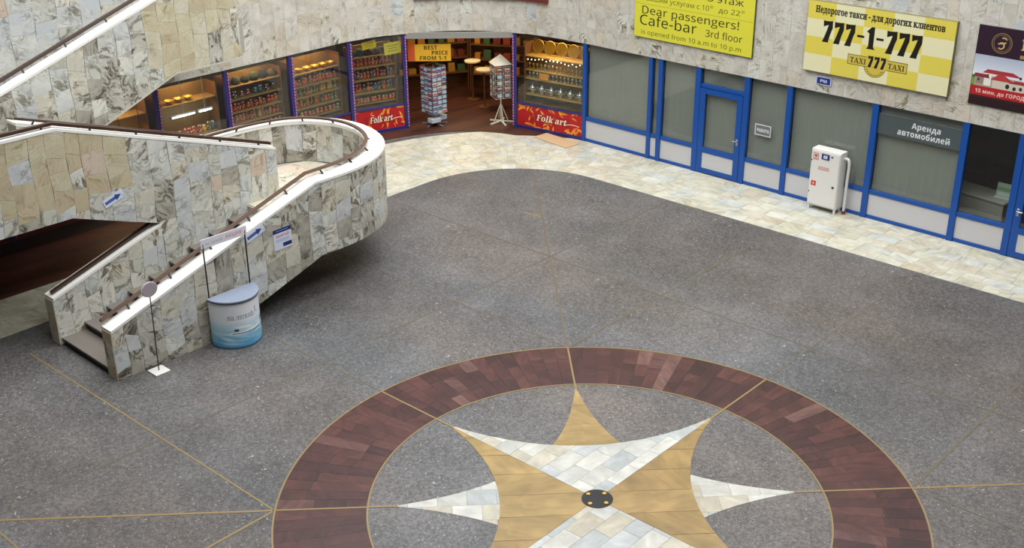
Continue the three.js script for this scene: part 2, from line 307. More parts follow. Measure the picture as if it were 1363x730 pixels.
  for (let k = 0; k < 4; k++) {           // k = 0 north, 1 west, 2 south, 3 east
    // big star quadrant, its outer edge a concave curve between two diagonal tips
    const via = 2 * mid - (tip * d45);
    const quad = rot([[0, 0], ...edge([tip * d45, tip * d45], [0, via], [-tip * d45, tip * d45], 14)], k);
    // stones are convex-ish strips, so the curved rim is cut into pieces cell by cell
    if (k % 2 === 0) cells(quad, Math.PI / 4, 0.52, 0.3, (q) => part('star_tile', slab(q, toPQ, 0.006, 0.0015, 0.0015), pick(starTile), floor));
    else cells(quad, 0, 12, 0.52, (q) => part('gold_plate', slab(q, toPQ, 0.006, 0.0035, 0.0015), pick(gold), floor));
    // small star point behind, on the axis
    const base = 0.115 * RING, bh = 0.315 * RING, th = (k === 0 ? 0.70 : 0.64) * RING, off = 0.002;
    const pt = rot([...edge([0, th], [0.035 * RING, 0.45 * RING], [base, bh], 8), [0, 0.292 * RING], ...edge([-base, bh], [-0.035 * RING, 0.45 * RING], [0, th], 8).slice(0, -1)], k);
    if (k % 2 === 0) cells(pt, 0, 12, 0.6, (q) => part('gold_plate', slab(q, toPQ, 0.0045, 0.001, 0.001), pick(gold), floor));
    else cells(pt, 0, 0.42, 0.36, (q) => part('star_tile', slab(q, toPQ, 0.0045, 0.0015, 0.001), pick(starTile), floor));
  }
  for (const [a, b, f] of [[d45, d45, 0.63], [-d45, d45, 0.63], [d45, -d45, 0.63], [-d45, -d45, 0.63], [1, 0, 0.62], [-1, 0, 0.62], [0, 1, 0.69]]) {
    const A = toPQ(a * f * RING, b * f * RING, 0.0035), B = toPQ(a * 0.713 * RING, b * 0.713 * RING, 0.0035); part('brass_strip', bar(A, B, 0.035, 0.007), M.brass, floor);
  }
  const drain = part('drain_cover', cyl(0.225, 0.012, 0, 0.006, 0, 28), M.blackMetal, floor);
  for (let k = 0; k < 4; k++) { const [x, , z] = toPQ(0.115 * (k % 2 ? 1 : -1), 0.115 * (k < 2 ? 1 : -1), 0); const st = part('brass_stud', cyl(0.03, 0.01, x, 0.016, z, 12), std('#c9a24e', 0.35, { metalness: 0.5 }), drain); }
}
// ---- pale stone walkway round the granite
const walkway = structure('floor_walkway'); walkway.rotation.y = LATTICE; walkway.position.set(CX, 0, CZ);
{
  const t = noiseTexture(256, (u, v) => { const m = fbm(u * 3, v * 9, 9, 5, 91), b = fbm(u * 5, v * 5, 5, 4, 95), g = (vnoise(u * 128, v * 128, 128, 6) - 0.5) * 14; const k = 0.86 + (m - 0.5) * 0.3; return [248 * k + g, 251 * k + g + (b - 0.5) * 8, 250 * k + g + (b - 0.5) * 26]; }, 0.9);
  const mats = ['#e0dac8', '#e4decd', '#dbd5c2', '#dedcd3', '#d7d8d2', '#ded4c2', '#d9ccb8', '#e8e4d8', '#d6d0bc', '#e2dccb', '#e0dac8'].map((c) => new THREE.MeshStandardMaterial({ color: c, map: t, roughness: 0.45 }));
  const flat = (x, z, d) => [x, d, z]; let made = 0; const rest = [];
  const lay = (poly, shown) => { const g = slab(poly, flat, 0.006, 0.002, 0.0015); if (shown && made < 298) { part('paving_tile', g, pick(mats), walkway); made++; } else rest.push(g); };
  const P0 = 10.3, QE = -8.3, cxp = 7.47, czq = -8.3, rad = 2.83;
  // right side: courses along the shop fronts
  for (let r = 0; r < 7; r++) { const a = P0 + r * 0.33, b = a + 0.33; let q = QE + (r % 2) * 0.3 - 0; let first = true; let s = QE; while (s < 14) { const e = first ? QE + rr(0.2, 0.55) : s + rr(0.48, 0.72); lay([[a, s], [b, s], [b, e], [a, e]], s < 6.2); s = e; first = false; } }
  // rounded corner: fans
  for (let r = 0; r < 9; r++) { const a = rad + r * 0.34, b = a + 0.34; const n = Math.round(((a + b) / 2) * (Math.PI / 2) / 0.36); for (let i = 0; i < n; i++) { const t0 = -Math.PI / 2 * (i / n), t1 = -Math.PI / 2 * ((i + 1) / n); lay([[a, t0], [b, t0], [b, (t0 + t1) / 2], [b, t1], [a, t1], [a, (t0 + t1) / 2]].map(([q, k]) => [cxp + Math.cos(k) * q, czq + Math.sin(k) * q]), t0 > -1.5 && r < 8); } }
  // left side
  for (let r = 0; r < 11; r++) { const b = -11.13 - r * 0.34, a = b - 0.34; let s = cxp; while (s > -12) { const e = s - rr(0.5, 0.75); lay([[s, a], [s, b], [e, b], [e, a]], s > 5.5 || (s < -1 && s > -6 && r < 7)); s = e; } }
  stuff(part('paving_tiles_beyond', merge(rest), mats[1], walkway));
}

// ---- facade path (front face of the upper wall), from left to right
const facade = (() => {
  const left = []; for (let u = -4; u < 10.9; u += 0.5) left.push(leftLine(u));
  const arc = smooth([leftLine(10.4), postL[0], postP2, [-1.35, -31.6], postP1, rA, rightXZ(0.9)], 60);
  const right = []; for (let s = 1.2; s <= 16; s += 0.5) right.push(rightXZ(s));
  return new Path([...left.filter((_, i) => -4 + i * 0.5 < 10.2), ...arc, ...right], 1);
})();
const FB = 2.63, FT = 5.4;
{
  const sL = facade.near(...postL[0]), sA = facade.near(...rA);
  const st = (a, b, off0, off1, y0, y1, step = 0.25) => { const out = []; const n = Math.max(2, Math.ceil((b - a) / step)); for (let i = 0; i <= n; i++) { const s = a + ((b - a) * i) / n; out.push([facade.at(s, off0), facade.at(s, off1), y0, y1]); } return out; };
  const fmap = (s, h, d) => { const p = facade.at(s, d); return [p[0], h, p[1]]; };
  const fasciaStone = [...facing, ...facing, ...facing, marbleCream[1], marbleWhite[1], marbleBlue[1]];
  for (const [name, a, b, x0, x1, top] of [['wall_left', 0, sL, sL - 6.2, sL, 5.05], ['wall_back', sL, sA, sL, sA, 4.8], ['wall_right', sA, facade.length - 0.1, sA, sA + 12.6, FT - 0.01]]) {
    const w = structure(name);
    part('wall_core', band(st(a, b, 0, -0.25, FB, FT)), M.core, w);
    part('wall_coping', band(st(a, b, 0.03, -0.28, FT, FT + 0.05)), M.cap, w);
    clad(w, { s0: x0, s1: x1, low: () => FB - 0.012, high: () => top, w: [0.24, 0.4], h: [0.38, 0.62], map: fmap, choose: (s, h) => pick(fasciaStone), name: 'marble_slab', tilt: 0.02, warp: 0.006, even: true });
  }
  // gallery floor and shop ceiling, shop back wall, shop floor, end walls
  const c2 = structure('ceiling_shops'); part('slab', band(st(0, facade.length - 0.1, -0.26, -4.6, 2.78, 3.0, 0.5)), M.darkPlaster, c2);
  const sRoom = sA + 0.02;
  const back = structure('wall_shop_back'); part('wall_face', band(st(0, sRoom, -4.4, -4.6, 0, 2.78, 0.5)), std('#4a3420', 0.8), back);
  const back2 = structure('wall_office_back'); part('wall_face', band(st(sRoom, facade.length - 0.1, -4.4, -4.6, 0, 2.78, 0.5)), std('#3b3c3e', 0.9), back2);
  const part1 = structure('wall_partition'); part('wall_face', band([[facade.at(sRoom - 0.05, -0.2), facade.at(sRoom + 0.05, -0.2), 0, 2.78], [facade.at(sRoom - 0.05, -4.4), facade.at(sRoom + 0.05, -4.4), 0, 2.78]]), std('#4a3420', 0.8), part1);
  const part2 = structure('wall_partition'); const sE = facade.length - 0.2; part('wall_face', band([[facade.at(sE - 0.05, -0.2), facade.at(sE + 0.05, -0.2), 0, 2.78], [facade.at(sE - 0.05, -4.4), facade.at(sE + 0.05, -4.4), 0, 2.78]]), M.plaster, part2);
  // brown shop floor with its bowed front edge before the doorway
  const sf = structure('floor_shop');
  const tilesTex = noiseTexture(256, (u, v) => { const m = fbm(u * 4, v * 4, 4, 4, 101), g = (vnoise(u * 128, v * 128, 128, 6) - 0.5) * 16; const gx = (u * 4) % 1, gy = (v * 4) % 1, j = gx < 0.04 || gy < 0.04 ? 0.7 : 1; const k = (0.8 + (m - 0.5) * 0.5) * j; return [96 * k + g, 54 * k + g * 0.6, 40 * k + g * 0.5]; }, 1.2);
  const brown = new THREE.MeshStandardMaterial({ map: tilesTex, roughness: 0.45 });
  const sf0 = facade.near(...postL[0]);
  const front = []; for (let i = 0; i <= 60; i++) { const s = ((sRoom - 0.1) * i) / 60; let off = 0.62; if (s < 9.2) off = 2.62 - Math.max(0, s - 8.4) * 2.5; if (s > sA - 1.9) off = Math.max(0.0, 0.62 - (s - (sA - 1.9)) * 0.42); front.push([facade.at(s, off), facade.at(s, -4.4), -0.05, 0.0125]); }
  part('tile_floor', band(front), brown, sf);
  part('shade_strip', band(st(0.3, 8.2, 0.68, 0.03, 0.0125, 0.017)), std('#171313', 0.5), sf);  // black strip paints in the shade that falls before the left shop windows
  const of = structure('floor_office'); part('carpet', band(st(sRoom, facade.length - 0.2, -0.1, -4.4, -0.05, 0.0125, 0.5)), std('#4d4d50', 0.9), of);
}

// ================================================================== STAIRCASE
const rise = 0.15, tread = 0.4555;
const marbleMix = () => { const x = rnd(); return x < 0.58 ? pick(marbleWhite) : x < 0.76 ? pick(marbleBlue) : x < 0.91 ? marbleCream[1] : x < 0.925 ? marblePink[0] : pick(marbleGrey); };
const ochreMix = () => { const x = rnd(); return x < 0.6 ? pick(marbleOchre) : x < 0.95 ? marbleCream[2] : marblePink[0]; };
const grayMix = () => { const x = rnd(); return x < 0.34 ? pick(marbleGrey) : x < 0.56 ? marbleCream[1] : x < 0.82 ? pick(marbleWhite) : x < 0.96 ? pick(marbleBlue) : marblePink[0]; };
function stairThing(name, label) { const g = thing(name, label, 'staircase'); g.position.set(SO[0], 0, SO[1]); g.rotation.y = TH; return g; }
const loc = (u, v) => [u, -v];                 // stair plan to local x, z
const lmap = (v, sgn = 1) => (s, h, d) => [s, h, -(v - d * sgn)];      // face at v looking towards smaller v
const stair = stairThing('staircase', 'marble clad staircase rising from the granite floor to a rounded landing and back up');
// outer balustrade: straight, round the landing, back along the second flight
const outerPts = [...Array.from({ length: 9 }, (_, i) => [i * 0.55, 0]), ...smooth([[4.4, 0], [5.1, 0.0], [5.65, 0.08], [6.2, 0.3], [6.72, 0.72], [7.08, 1.3], [7.25, 1.95], [7.2, 2.6], [6.92, 3.2], [6.4, 3.65], [5.7, 3.87], [5.0, 3.92], [4.4, 3.92]], 56).slice(2), [3.6, 3.92], [2.6, 3.92], [1.6, 3.92], [0.6, 3.92]];
const outer = new Path(outerPts, -1);            // front side = outside
const sCurve = outer.near(4.4, 0), sBack = outer.near(4.45, 3.92);
const capH = (s) => { const p = outer.at(s); if (s < sCurve) return 0.95 + 0.325 * p[0]; if (s > sBack) return 2.38 + 0.327 * Math.max(0, 4.45 - p[0]); return 2.38; };
const botH = (s) => { const p = outer.at(s); if (s < sCurve) return Math.max(0, (p[0] - 1.78) * 0.332); if (s > sBack) return 0.88 + 0.36 * Math.max(0, 4.45 - p[0]); return 0.88; };
const L2 = ([x, v]) => [x, -v];
const TK = (s) => 0.3 + 0.06 * clamp01((s - sCurve) / 1.5);
const samples = [...new Set([0.0, 1.78, sCurve, sBack, outer.length, ...Array.from({ length: 90 }, (_, i) => (i / 89) * outer.length)])].sort((a, b) => a - b);
{
  const wall = group('outer_balustrade', stair);
  part('wall_core', band(samples.map((s) => [L2(outer.at(s, -0.014)), L2(outer.at(s, -TK(s) + 0.014)), botH(s), capH(s) - 0.05])), M.core, wall);
  const omap = (s, h, d) => { const p = outer.at(s, d - 0.014); return [p[0], h, -p[1]]; };
  const sSide = outer.near(7.2, 2.6);
  clad(wall, { s0: sSide, s1: outer.length, low: botH, high: (s) => capH(s) - 0.05, breaks: [sBack], map: omap, joined: true, w: [0.24, 0.46], h: [0.22, 0.46], choose: () => marbleWhite[1] });
  clad(wall, { s0: 0, s1: sSide, low: botH, high: (s) => capH(s) - 0.05, breaks: [1.78, sCurve], map: omap, w: [0.24, 0.46], h: [0.22, 0.46], choose: (s, h) => grayMix(), tilt: 0.06 });
  // inner face, seen round the landing and along the second flight
  const imap = (s, h, d) => { const p = outer.at(s, -TK(s) + 0.014 - d); return [p[0], h, -p[1]]; };
  clad(wall, { s0: sCurve - 0.3, s1: sBack + 0.6, low: (s) => Math.max(botH(s) + 0.4, s < sCurve ? 0.1 + outer.at(s)[0] * 0.325 : 1.5), high: (s) => capH(s) - 0.05, breaks: [sCurve, sBack], map: imap, w: [0.3, 0.5], h: [0.3, 0.5], choose: () => grayMix() });
  clad(wall, { joined: true, s0: 0, s1: sCurve - 0.3, low: (s) => Math.max(botH(s) + 0.4, s < sCurve ? 0.1 + outer.at(s)[0] * 0.325 : 1.5), high: (s) => capH(s) - 0.05, breaks: [sCurve, sBack], map: imap, w: [0.3, 0.5], h: [0.3, 0.5], choose: () => grayMix() });
  clad(wall, { joined: true, s0: sBack + 0.6, s1: outer.length, low: (s) => Math.max(botH(s) + 0.4, s < sCurve ? 0.1 + outer.at(s)[0] * 0.325 : 1.5), high: (s) => capH(s) - 0.05, breaks: [sCurve, sBack], map: imap, w: [0.3, 0.5], h: [0.3, 0.5], choose: () => grayMix() });
  // front end face
  clad(wall, { s0: 0.0, s1: 0.3, low: () => 0, high: () => 0.9, w: [0.3, 0.3], h: [0.28, 0.4], warp: 0, map: (s, h, d) => [-d + 0.004, h, -s], choose: () => pick([...marbleOchre, ...marbleCream]) });
  part('wall_coping', band(samples.map((s) => [L2(outer.at(s, 0.008)), L2(outer.at(s, -TK(s) - 0.008)), capH(s) - 0.05, capH(s)])), M.cap, wall);
  const rail = [], off = (s) => -TK(s) - 0.0;
  const rs = samples.filter((s) => s >= 0);
  const hr = part('handrail', band(rs.map((s) => [L2(outer.at(s, off(s) + 0.035)), L2(outer.at(s, off(s) - 0.035)), capH(s) + 0.075, capH(s) + 0.115])), std('#5d463c', 0.22), stair);
  for (let s = 0.5; s < outer.length; s += 0.85) { const a = outer.at(s, off(s)), b = outer.at(s, off(s) + 0.09); part('bracket', bar([a[0], capH(s) + 0.08, -a[1]], [b[0], capH(s) - 0.005, -b[1]], 0.03, 0.022), M.bracket, hr); }
}
// left wall of the first flight
{
  const wall = group('inner_balustrade', stair), v0 = 1.91, v1 = 2.21, cap = (u) => 0.945 + 0.33 * u;
  const us = [-0.03, 0.5, 1.1, 1.7, 2.24];
  part('wall_core', band(us.map((u) => [loc(u, v0 + 0.014), loc(u, v1 - 0.014), 0, cap(u) - 0.05])), M.core, wall);
  clad(wall, { s0: -0.03, s1: 2.24, low: () => 0, high: (s) => cap(s) - 0.05, map: lmap(v0 + 0.014), w: [0.24, 0.36], h: [0.26, 0.4], choose: () => marbleMix() });
  clad(wall, { s0: -0.03, s1: 2.24, low: () => 0, high: (s) => cap(s) - 0.05, map: (s, h, d) => [s, h, -(v1 - 0.014 + d)], joined: true, w: [0.3, 0.45], h: [0.3, 0.45], choose: () => marbleMix() });
  clad(wall, { s0: v0, s1: v1, low: () => 0, high: () => 0.88, w: [0.3, 0.3], h: [0.28, 0.36], warp: 0, map: (s, h, d) => [-0.03 - d, h, -s], choose: () => pick([...marbleOchre, ...marbleCream]) });
  part('wall_coping', band(us.map((u) => [loc(u, v0 - 0.008), loc(u, v1 + 0.008), cap(u) - 0.05, cap(u)])), M.cap, wall);
  const hr = part('handrail', band([0.02, 1.1, 2.1].map((u) => [loc(u, v0 + 0.1), loc(u, v0 + 0.19), cap(u) + 0.02, cap(u) + 0.06])), M.rail, stair);
  for (const u of [0.25, 0.85, 1.45, 2.0]) part('bracket', bar([u, cap(u) - 0.005, -(v0 + 0.145)], [u, cap(u) + 0.03, -(v0 + 0.147)], 0.03, 0.022), M.bracket, hr);
}
// spine wall between the two flights
{
  const wall = group('spine_wall', stair), v0 = 1.91, v1 = 2.15;
  const cap = pieceLinear([[-2.6, 3.92], [0.53, 3.92], [4.92, 2.485]]), low = pieceLinear([[-2.6, 2.27], [0.6, 2.27], [2.235, 1.685], [2.24, 0.12], [4.92, 0.9]]);
  const us = [-2.6, -1, 0.53, 0.6, 1.4, 2.235, 2.24, 3, 4, 4.92];
  part('wall_core', band(us.map((u) => [loc(u, v0 + 0.014), loc(u, v1 - 0.014), low(u), cap(u) - 0.05])), M.core, wall);
  clad(wall, { s0: -1.0, s1: 4.92, low, high: (s) => cap(s) - 0.05, breaks: [0.53, 0.6, 2.235, 2.24], map: lmap(v0 + 0.014), w: [0.24, 0.46], h: [0.24, 0.46], tilt: 0.06, choose: (s, h) => (s > -0.6 && s < 1.75 && h > 2.5 && rnd() < 0.85 ? ochreMix() : marbleMix()) });
  clad(wall, { joined: true, s0: -2.6, s1: -1.0, low, high: (s) => cap(s) - 0.05, breaks: [0.53, 0.6, 2.235, 2.24], map: lmap(v0 + 0.014), w: [0.24, 0.46], h: [0.24, 0.46], tilt: 0.06, choose: (s, h) => (s > -0.6 && s < 1.75 && h > 2.5 && rnd() < 0.85 ? ochreMix() : marbleMix()) });
  clad(wall, { s0: v0, s1: v1, low: () => 1.5, high: () => 2.43, w: [0.3, 0.3], h: [0.3, 0.4], warp: 0, map: (s, h, d) => [4.92 + d - 0.014, h, -s], choose: () => marbleMix() });
  part('wall_coping', band([-2.6, 0.53, 4.92].map((u) => [loc(u, v0 - 0.008), loc(u, v1 + 0.008), cap(u) - 0.05, cap(u)])), M.cap, wall);
  const hr = part('handrail', band([-2.6, 0.53, 4.86].map((u) => [loc(u, v0 + 0.06), loc(u, v0 + 0.14), cap(u) + 0.035, cap(u) + 0.09])), M.rail, stair);
  for (let u = -2.2; u < 4.8; u += 0.85) part('bracket', bar([u, cap(u) - 0.005, -(v0 + 0.1)], [u, cap(u) + 0.04, -(v0 + 0.105)], 0.03, 0.03), M.bracket, hr);
}
// steps and landings
function flight(parent, u0, dir, h0, n, va, vb) {
  for (let i = 0; i < n; i++) {
    const u = u0 + dir * i * tread, top = h0 + (i + 1) * rise, w = vb - va;
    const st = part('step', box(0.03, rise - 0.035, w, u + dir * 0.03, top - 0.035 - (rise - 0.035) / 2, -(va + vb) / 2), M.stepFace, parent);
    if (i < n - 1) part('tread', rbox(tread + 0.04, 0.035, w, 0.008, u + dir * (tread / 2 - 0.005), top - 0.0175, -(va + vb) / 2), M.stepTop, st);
  }
}
const soffit = (pts, va, vb, name, parent, mat = M.plaster) => { // pts: closed outline [u, h], extruded across v
  const sh = new THREE.Shape(pts.map((p) => new THREE.Vector2(...p))); part(name, new THREE.ExtrudeGeometry(sh, { depth: vb - va, bevelEnabled: false }).translate(0, 0, -vb), mat, parent);
};
flight(stair, 0.03, 1, 0, 10, 0.29, 1.92);
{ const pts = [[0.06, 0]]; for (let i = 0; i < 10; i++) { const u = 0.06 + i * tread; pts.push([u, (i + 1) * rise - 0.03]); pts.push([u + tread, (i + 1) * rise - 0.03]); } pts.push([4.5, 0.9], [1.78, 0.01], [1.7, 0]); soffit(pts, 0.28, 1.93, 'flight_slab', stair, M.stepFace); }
{ // rounded first landing
  const sh = new THREE.Shape(); const ins = []; for (let s = sCurve - 0.2; s <= sBack + 0.01; s += 0.15) ins.push(outer.at(s, -TK(s) + 0.05));
  sh.moveTo(4.13, 0.26); for (const p of ins) sh.lineTo(p[0], p[1]); sh.lineTo(4.45, 3.6); sh.lineTo(4.45, 2.0); sh.lineTo(4.13, 2.0); sh.closePath();
  part('landing_slab', new THREE.ExtrudeGeometry(sh, { depth: 0.58, bevelEnabled: false }).rotateX(-Math.PI / 2).translate(0, 0.9, 0), M.plaster, stair);
  const land = group('landing_floor', stair), lm = [marblePink[0], marbleCream[0], marbleCream[1], marbleWhite[1]];
  const inside = (x, y) => { let c = false; const poly = [[4.15, 0.3], ...ins, [4.5, 3.55], [4.5, 2.15], [4.15, 2.15]]; for (let i = 0, j = poly.length - 1; i < poly.length; j = i++) { const [xi, yi] = poly[i], [xj, yj] = poly[j]; if (yi > y !== yj > y && x < ((xj - xi) * (y - yi)) / (yj - yi) + xi) c = !c; } return c; };
  for (let x = 4.16; x < 7; x += 0.42) for (let y = 0.3; y < 3.6; y += 0.42) { const q = [[x, y], [x + 0.42, y], [x + 0.42, y + 0.42], [x, y + 0.42]]; if (q.filter(([a, b]) => inside(a, b)).length >= 3) { const f = q.map(([a, b]) => { let k = 0; const cx = x + 0.21, cy = y + 0.21; while (!inside(a, b) && k++ < 20) { a += (cx - a) * 0.08; b += (cy - b) * 0.08; } return [a, b]; }); part('floor_tile', slab(f, (s, t, d) => [s, 1.478 + d, -t], 0.022, 0.002, 0.002), pick(lm), land); } }
}
flight(stair, 4.6, -1, 1.5, 10, 2.15, 3.56);
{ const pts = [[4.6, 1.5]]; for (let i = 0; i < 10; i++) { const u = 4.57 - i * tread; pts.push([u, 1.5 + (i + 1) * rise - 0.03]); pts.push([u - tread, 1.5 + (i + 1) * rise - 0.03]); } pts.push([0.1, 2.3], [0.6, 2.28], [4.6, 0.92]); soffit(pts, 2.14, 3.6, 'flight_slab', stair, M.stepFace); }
part('landing_slab', box(6.4, 0.7, 4.28, -2.7, 2.63, -4.16), M.plaster, stair);  // slab and its floor lengthened leftward out of view to darken the space below
part('landing_floor', box(6.4, 0.02, 4.28, -2.7, 2.99, -4.16), marbleCream[0], stair);
// upper flight
const stair2 = stairThing('staircase', 'upper marble clad flight with white coping climbing to the gallery at top left');
{
  const pts = [[-2.6, 4.4], [0.5, 4.4], ...Array.from({ length: 11 }, (_, i) => [0.9 + i * 0.48, 4.4]), ...smooth([[5.75, 4.4], [6.0, 4.45], [6.17, 4.6], [6.23, 4.9]], 8).slice(1), [6.23, 5.6], [6.23, 6.4], [6.23, 7.1]];
  const P = new Path(pts, -1), us = (s) => P.at(s)[0], sUp = P.near(4.4, 4.4), sEnd = P.near(6.0, 4.45);
  const capF = pieceLinear([[0, 3.93], [3.24, 3.93], [2.6 + 4.75, 5.4], [P.length, 5.4]]);
  const lowF = pieceLinear([[0, 2.27], [2.6 + 1.2, 2.31], [2.6 + 4.42, 3.645], [P.length, 3.66]]);
  const ss = [...new Set([0, 3.24, 3.8, 7.02, 7.35, P.length, ...Array.from({ length: 60 }, (_, i) => (i / 59) * P.length)])].sort((a, b) => a - b);
  const wall = group('outer_balustrade', stair2);
  part('wall_core', band(ss.map((s) => [L2(P.at(s, -0.014)), L2(P.at(s, -0.3)), lowF(s), capF(s) - 0.05])), M.core, wall);
  clad(wall, { s0: 0, s1: P.length, low: lowF, high: (s) => capF(s) - 0.05, breaks: [3.24, 3.8, 7.02, 7.35], map: (s, h, d) => { const p = P.at(s, d - 0.014); return [p[0], h, -p[1]]; }, w: [0.28, 0.42], h: [0.3, 0.5], choose: (s, h) => (s > 6.3 && s < 8.6 && rnd() < 0.8 ? pick([marbleCream[2], marbleCream[0], marbleCream[2], marbleCream[0], marbleOchre[1]]) : rnd() < 0.3 ? pick(marbleGrey) : marbleMix()) });
  part('soffit_edge', band(ss.map((s) => [L2(P.at(s, 0.012)), L2(P.at(s, -0.31)), lowF(s) - 0.03, lowF(s)])), std('#bdbab2', 0.6), wall);
  part('wall_coping', band(ss.map((s) => [L2(P.at(s, 0.008)), L2(P.at(s, -0.3)), capF(s) - 0.05, capF(s)])), M.cap, wall);
  const hr = part('handrail', band(ss.map((s) => [L2(P.at(s, -0.29)), L2(P.at(s, -0.36)), capF(s) + 0.055, capF(s) + 0.115])), M.rail, stair2);
  for (let s = 0.4; s < P.length; s += 0.9) { const a = P.at(s, -0.32), b = P.at(s, -0.24); part('bracket', bar([a[0], capF(s) + 0.07, -a[1]], [b[0], capF(s) - 0.005, -b[1]], 0.03, 0.022), M.bracket, hr); }
  flight(stair2, 0.7, 1, 3.0, 10, 4.68, 6.3);
  { const q = [[0.72, 3.0]]; for (let i = 0; i < 10; i++) { const u = 0.73 + i * tread; q.push([u, 3 + (i + 1) * rise - 0.03]); q.push([u + tread, 3 + (i + 1) * rise - 0.03]); } q.push([5.2, 3.72], [4.5, 3.68], [1.3, 2.34], [0.5, 2.3]); soffit(q, 4.66, 6.32, 'flight_slab', stair2, M.stepFace); }
  part('gallery_slab', box(1.15, 0.75, 2.55, 5.62, 4.08, -5.8), M.plaster, stair2);
  // tall inner wall of the upper flight
  const w2 = group('tall_wall', stair2), lowW = pieceLinear([[-2.6, 2.3], [1.2, 2.34], [4.42, 3.68], [6.2, 3.7]]);
  part('wall_core', band([-2.6, 1.2, 2.8, 4.42, 5.0].map((u) => [loc(u, 6.32), loc(u, 6.6), lowW(u), 7.6])), M.core, w2);
  clad(w2, { s0: -1.4, s1: 5.0, low: (s) => Math.max(lowW(s), 3.3 + Math.max(0, (s - 0.7) * 0.33)), high: () => 7.0, breaks: [0.7, 1.2, 4.42], map: lmap(6.32), w: [0.4, 0.56], h: [0.4, 0.56], tilt: 0.02, choose: () => (rnd() < 0.55 ? pick([...marbleWhite, ...marbleBlue]) : marbleMix()) });
}

// ================================================================== SHOP FRONTS
function frontGroup(g, a, b) { g.position.set(a[0], 0, a[1]); g.rotation.y = Math.atan2(-(b[1] - a[1]), b[0] - a[0]); return Math.hypot(b[0] - a[0], b[1] - a[1]); }
const ZF = -0.06;      // frame plane a little behind the face of the wall above
function member(parent, name, x0, x1, y0, y1, m = M.blue, d = 0.07, z = ZF) { return part(name, rbox(x1 - x0, y1 - y0, d, 0.006, (x0 + x1) / 2, (y0 + y1) / 2, z), m, parent); }
function pane(parent, x0, x1, y0, y1, z = ZF) { return part('pane', box(x1 - x0, y1 - y0, 0.008, (x0 + x1) / 2, (y0 + y1) / 2, z), M.glass, parent); }
function blindGeometry(w, h) { const g = new THREE.PlaneGeometry(w, h, Math.max(6, Math.round(w / 0.045)), 6), p = g.attributes.position; for (let i = 0; i < p.count; i++) p.setZ(i, Math.sin(p.getX(i) * 34) * 0.006 + Math.sin(p.getX(i) * 7 + p.getY(i) * 2) * 0.008); g.computeVertexNormals(); return g; }
function officeBay(x0, x1, blind = true) {
  const g = structure('window'); frontGroup(g, rightXZ(0), rightXZ(1));
  member(g, 'bottom_rail', x0, x1, 0.0, 0.085); member(g, 'middle_rail', x0, x1, 0.575, 0.675); member(g, 'top_rail', x0, x1, 2.6, 2.64);
  part('lower_panel', rbox(x1 - x0, 0.49, 0.03, 0.004, (x0 + x1) / 2, 0.33, ZF), M.panel, g);
  pane(g, x0, x1, 0.675, 2.6);
  if (blind) part('blind', blindGeometry(x1 - x0 + 0.02, 2.05).translate((x0 + x1) / 2, 1.66, ZF - 0.1), M.blind, g);
  return g;
}
function officePost(x0, x1) { const g = structure('window_post'); frontGroup(g, rightXZ(0), rightXZ(1)); member(g, 'post', x0, x1, 0, 2.64, M.blue, 0.1, ZF + 0.01); return g; }
function officeDoor(x0, x1, transom, handleSide, glassTone) {
  const g = structure('door'); frontGroup(g, rightXZ(0), rightXZ(1));
  member(g, 'transom_rail', x0, x1, 2.14, 2.23);
  pane(g, x0, x1, 2.23, 2.6); member(g, 'top_rail', x0, x1, 2.6, 2.64);
  if (transom) part('blind', blindGeometry(x1 - x0, 0.42).translate((x0 + x1) / 2, 2.42, ZF - 0.1), M.blind, g);
  const y0 = 0.03, y1 = 2.13, s = 0.15;
  const leaf = part('door_leaf', merge([box(s, y1 - y0, 0.06, x0 + s / 2 + 0.01, (y0 + y1) / 2, ZF + 0.03), box(s, y1 - y0, 0.06, x1 - s / 2 - 0.01, (y0 + y1) / 2, ZF + 0.03), box(x1 - x0 - 2 * s, 0.12, 0.06, (x0 + x1) / 2, y1 - 0.06, ZF + 0.03), box(x1 - x0 - 2 * s, 0.13, 0.06, (x0 + x1) / 2, 0.61, ZF + 0.03), box(x1 - x0 - 2 * s, 0.12, 0.06, (x0 + x1) / 2, 0.09, ZF + 0.03)]), M.blue, g);
  part('pane', box(x1 - x0 - 2 * s, 1.36, 0.008, (x0 + x1) / 2, 1.34, ZF + 0.03), M.glass, leaf);
  part('lower_panel', box(x1 - x0 - 2 * s, 0.4, 0.03, (x0 + x1) / 2, 0.345, ZF + 0.03), M.panel, leaf);
  if (transom) part('blind', blindGeometry(x1 - x0 - 2 * s + 0.03, 1.46).translate((x0 + x1) / 2, 1.33, ZF - 0.07), M.blind, g);
  const hx = handleSide > 0 ? x1 - 0.085 : x0 + 0.085;
  const h = part('door_handle', merge([rbox(0.05, 0.16, 0.015, 0.005, hx, 1.0, ZF + 0.067), bar([hx, 1.03, ZF + 0.07], [hx, 1.03, ZF + 0.12], 0.02), rbox(0.13, 0.022, 0.022, 0.008, hx - handleSide * 0.05, 1.03, ZF + 0.12)]), M.chrome, g);
  h.userData.label = 'chrome lever handle';
}
officePost(-0.06, 0.05); officeBay(0.05, 2.06); officePost(2.04, 2.15);
{ const g = officeBay(2.15, 2.34); } officePost(2.34, 2.46); officeBay(2.46, 3.43); officePost(3.43, 3.58); officeDoor(3.58, 4.79, true, 1); officePost(4.79, 4.93);
officeBay(4.93, 5.92); officePost(5.92, 6.05); officeBay(6.05, 8.0); officePost(8.0, 8.14); officeBay(8.14, 10.0); officePost(10.0, 10.14); officeBay(10.14, 11.16, false); officePost(11.16, 11.3); officeDoor(11.3, 12.5, false, -1); officePost(12.5, 12.64); officeBay(12.64, 14.6);
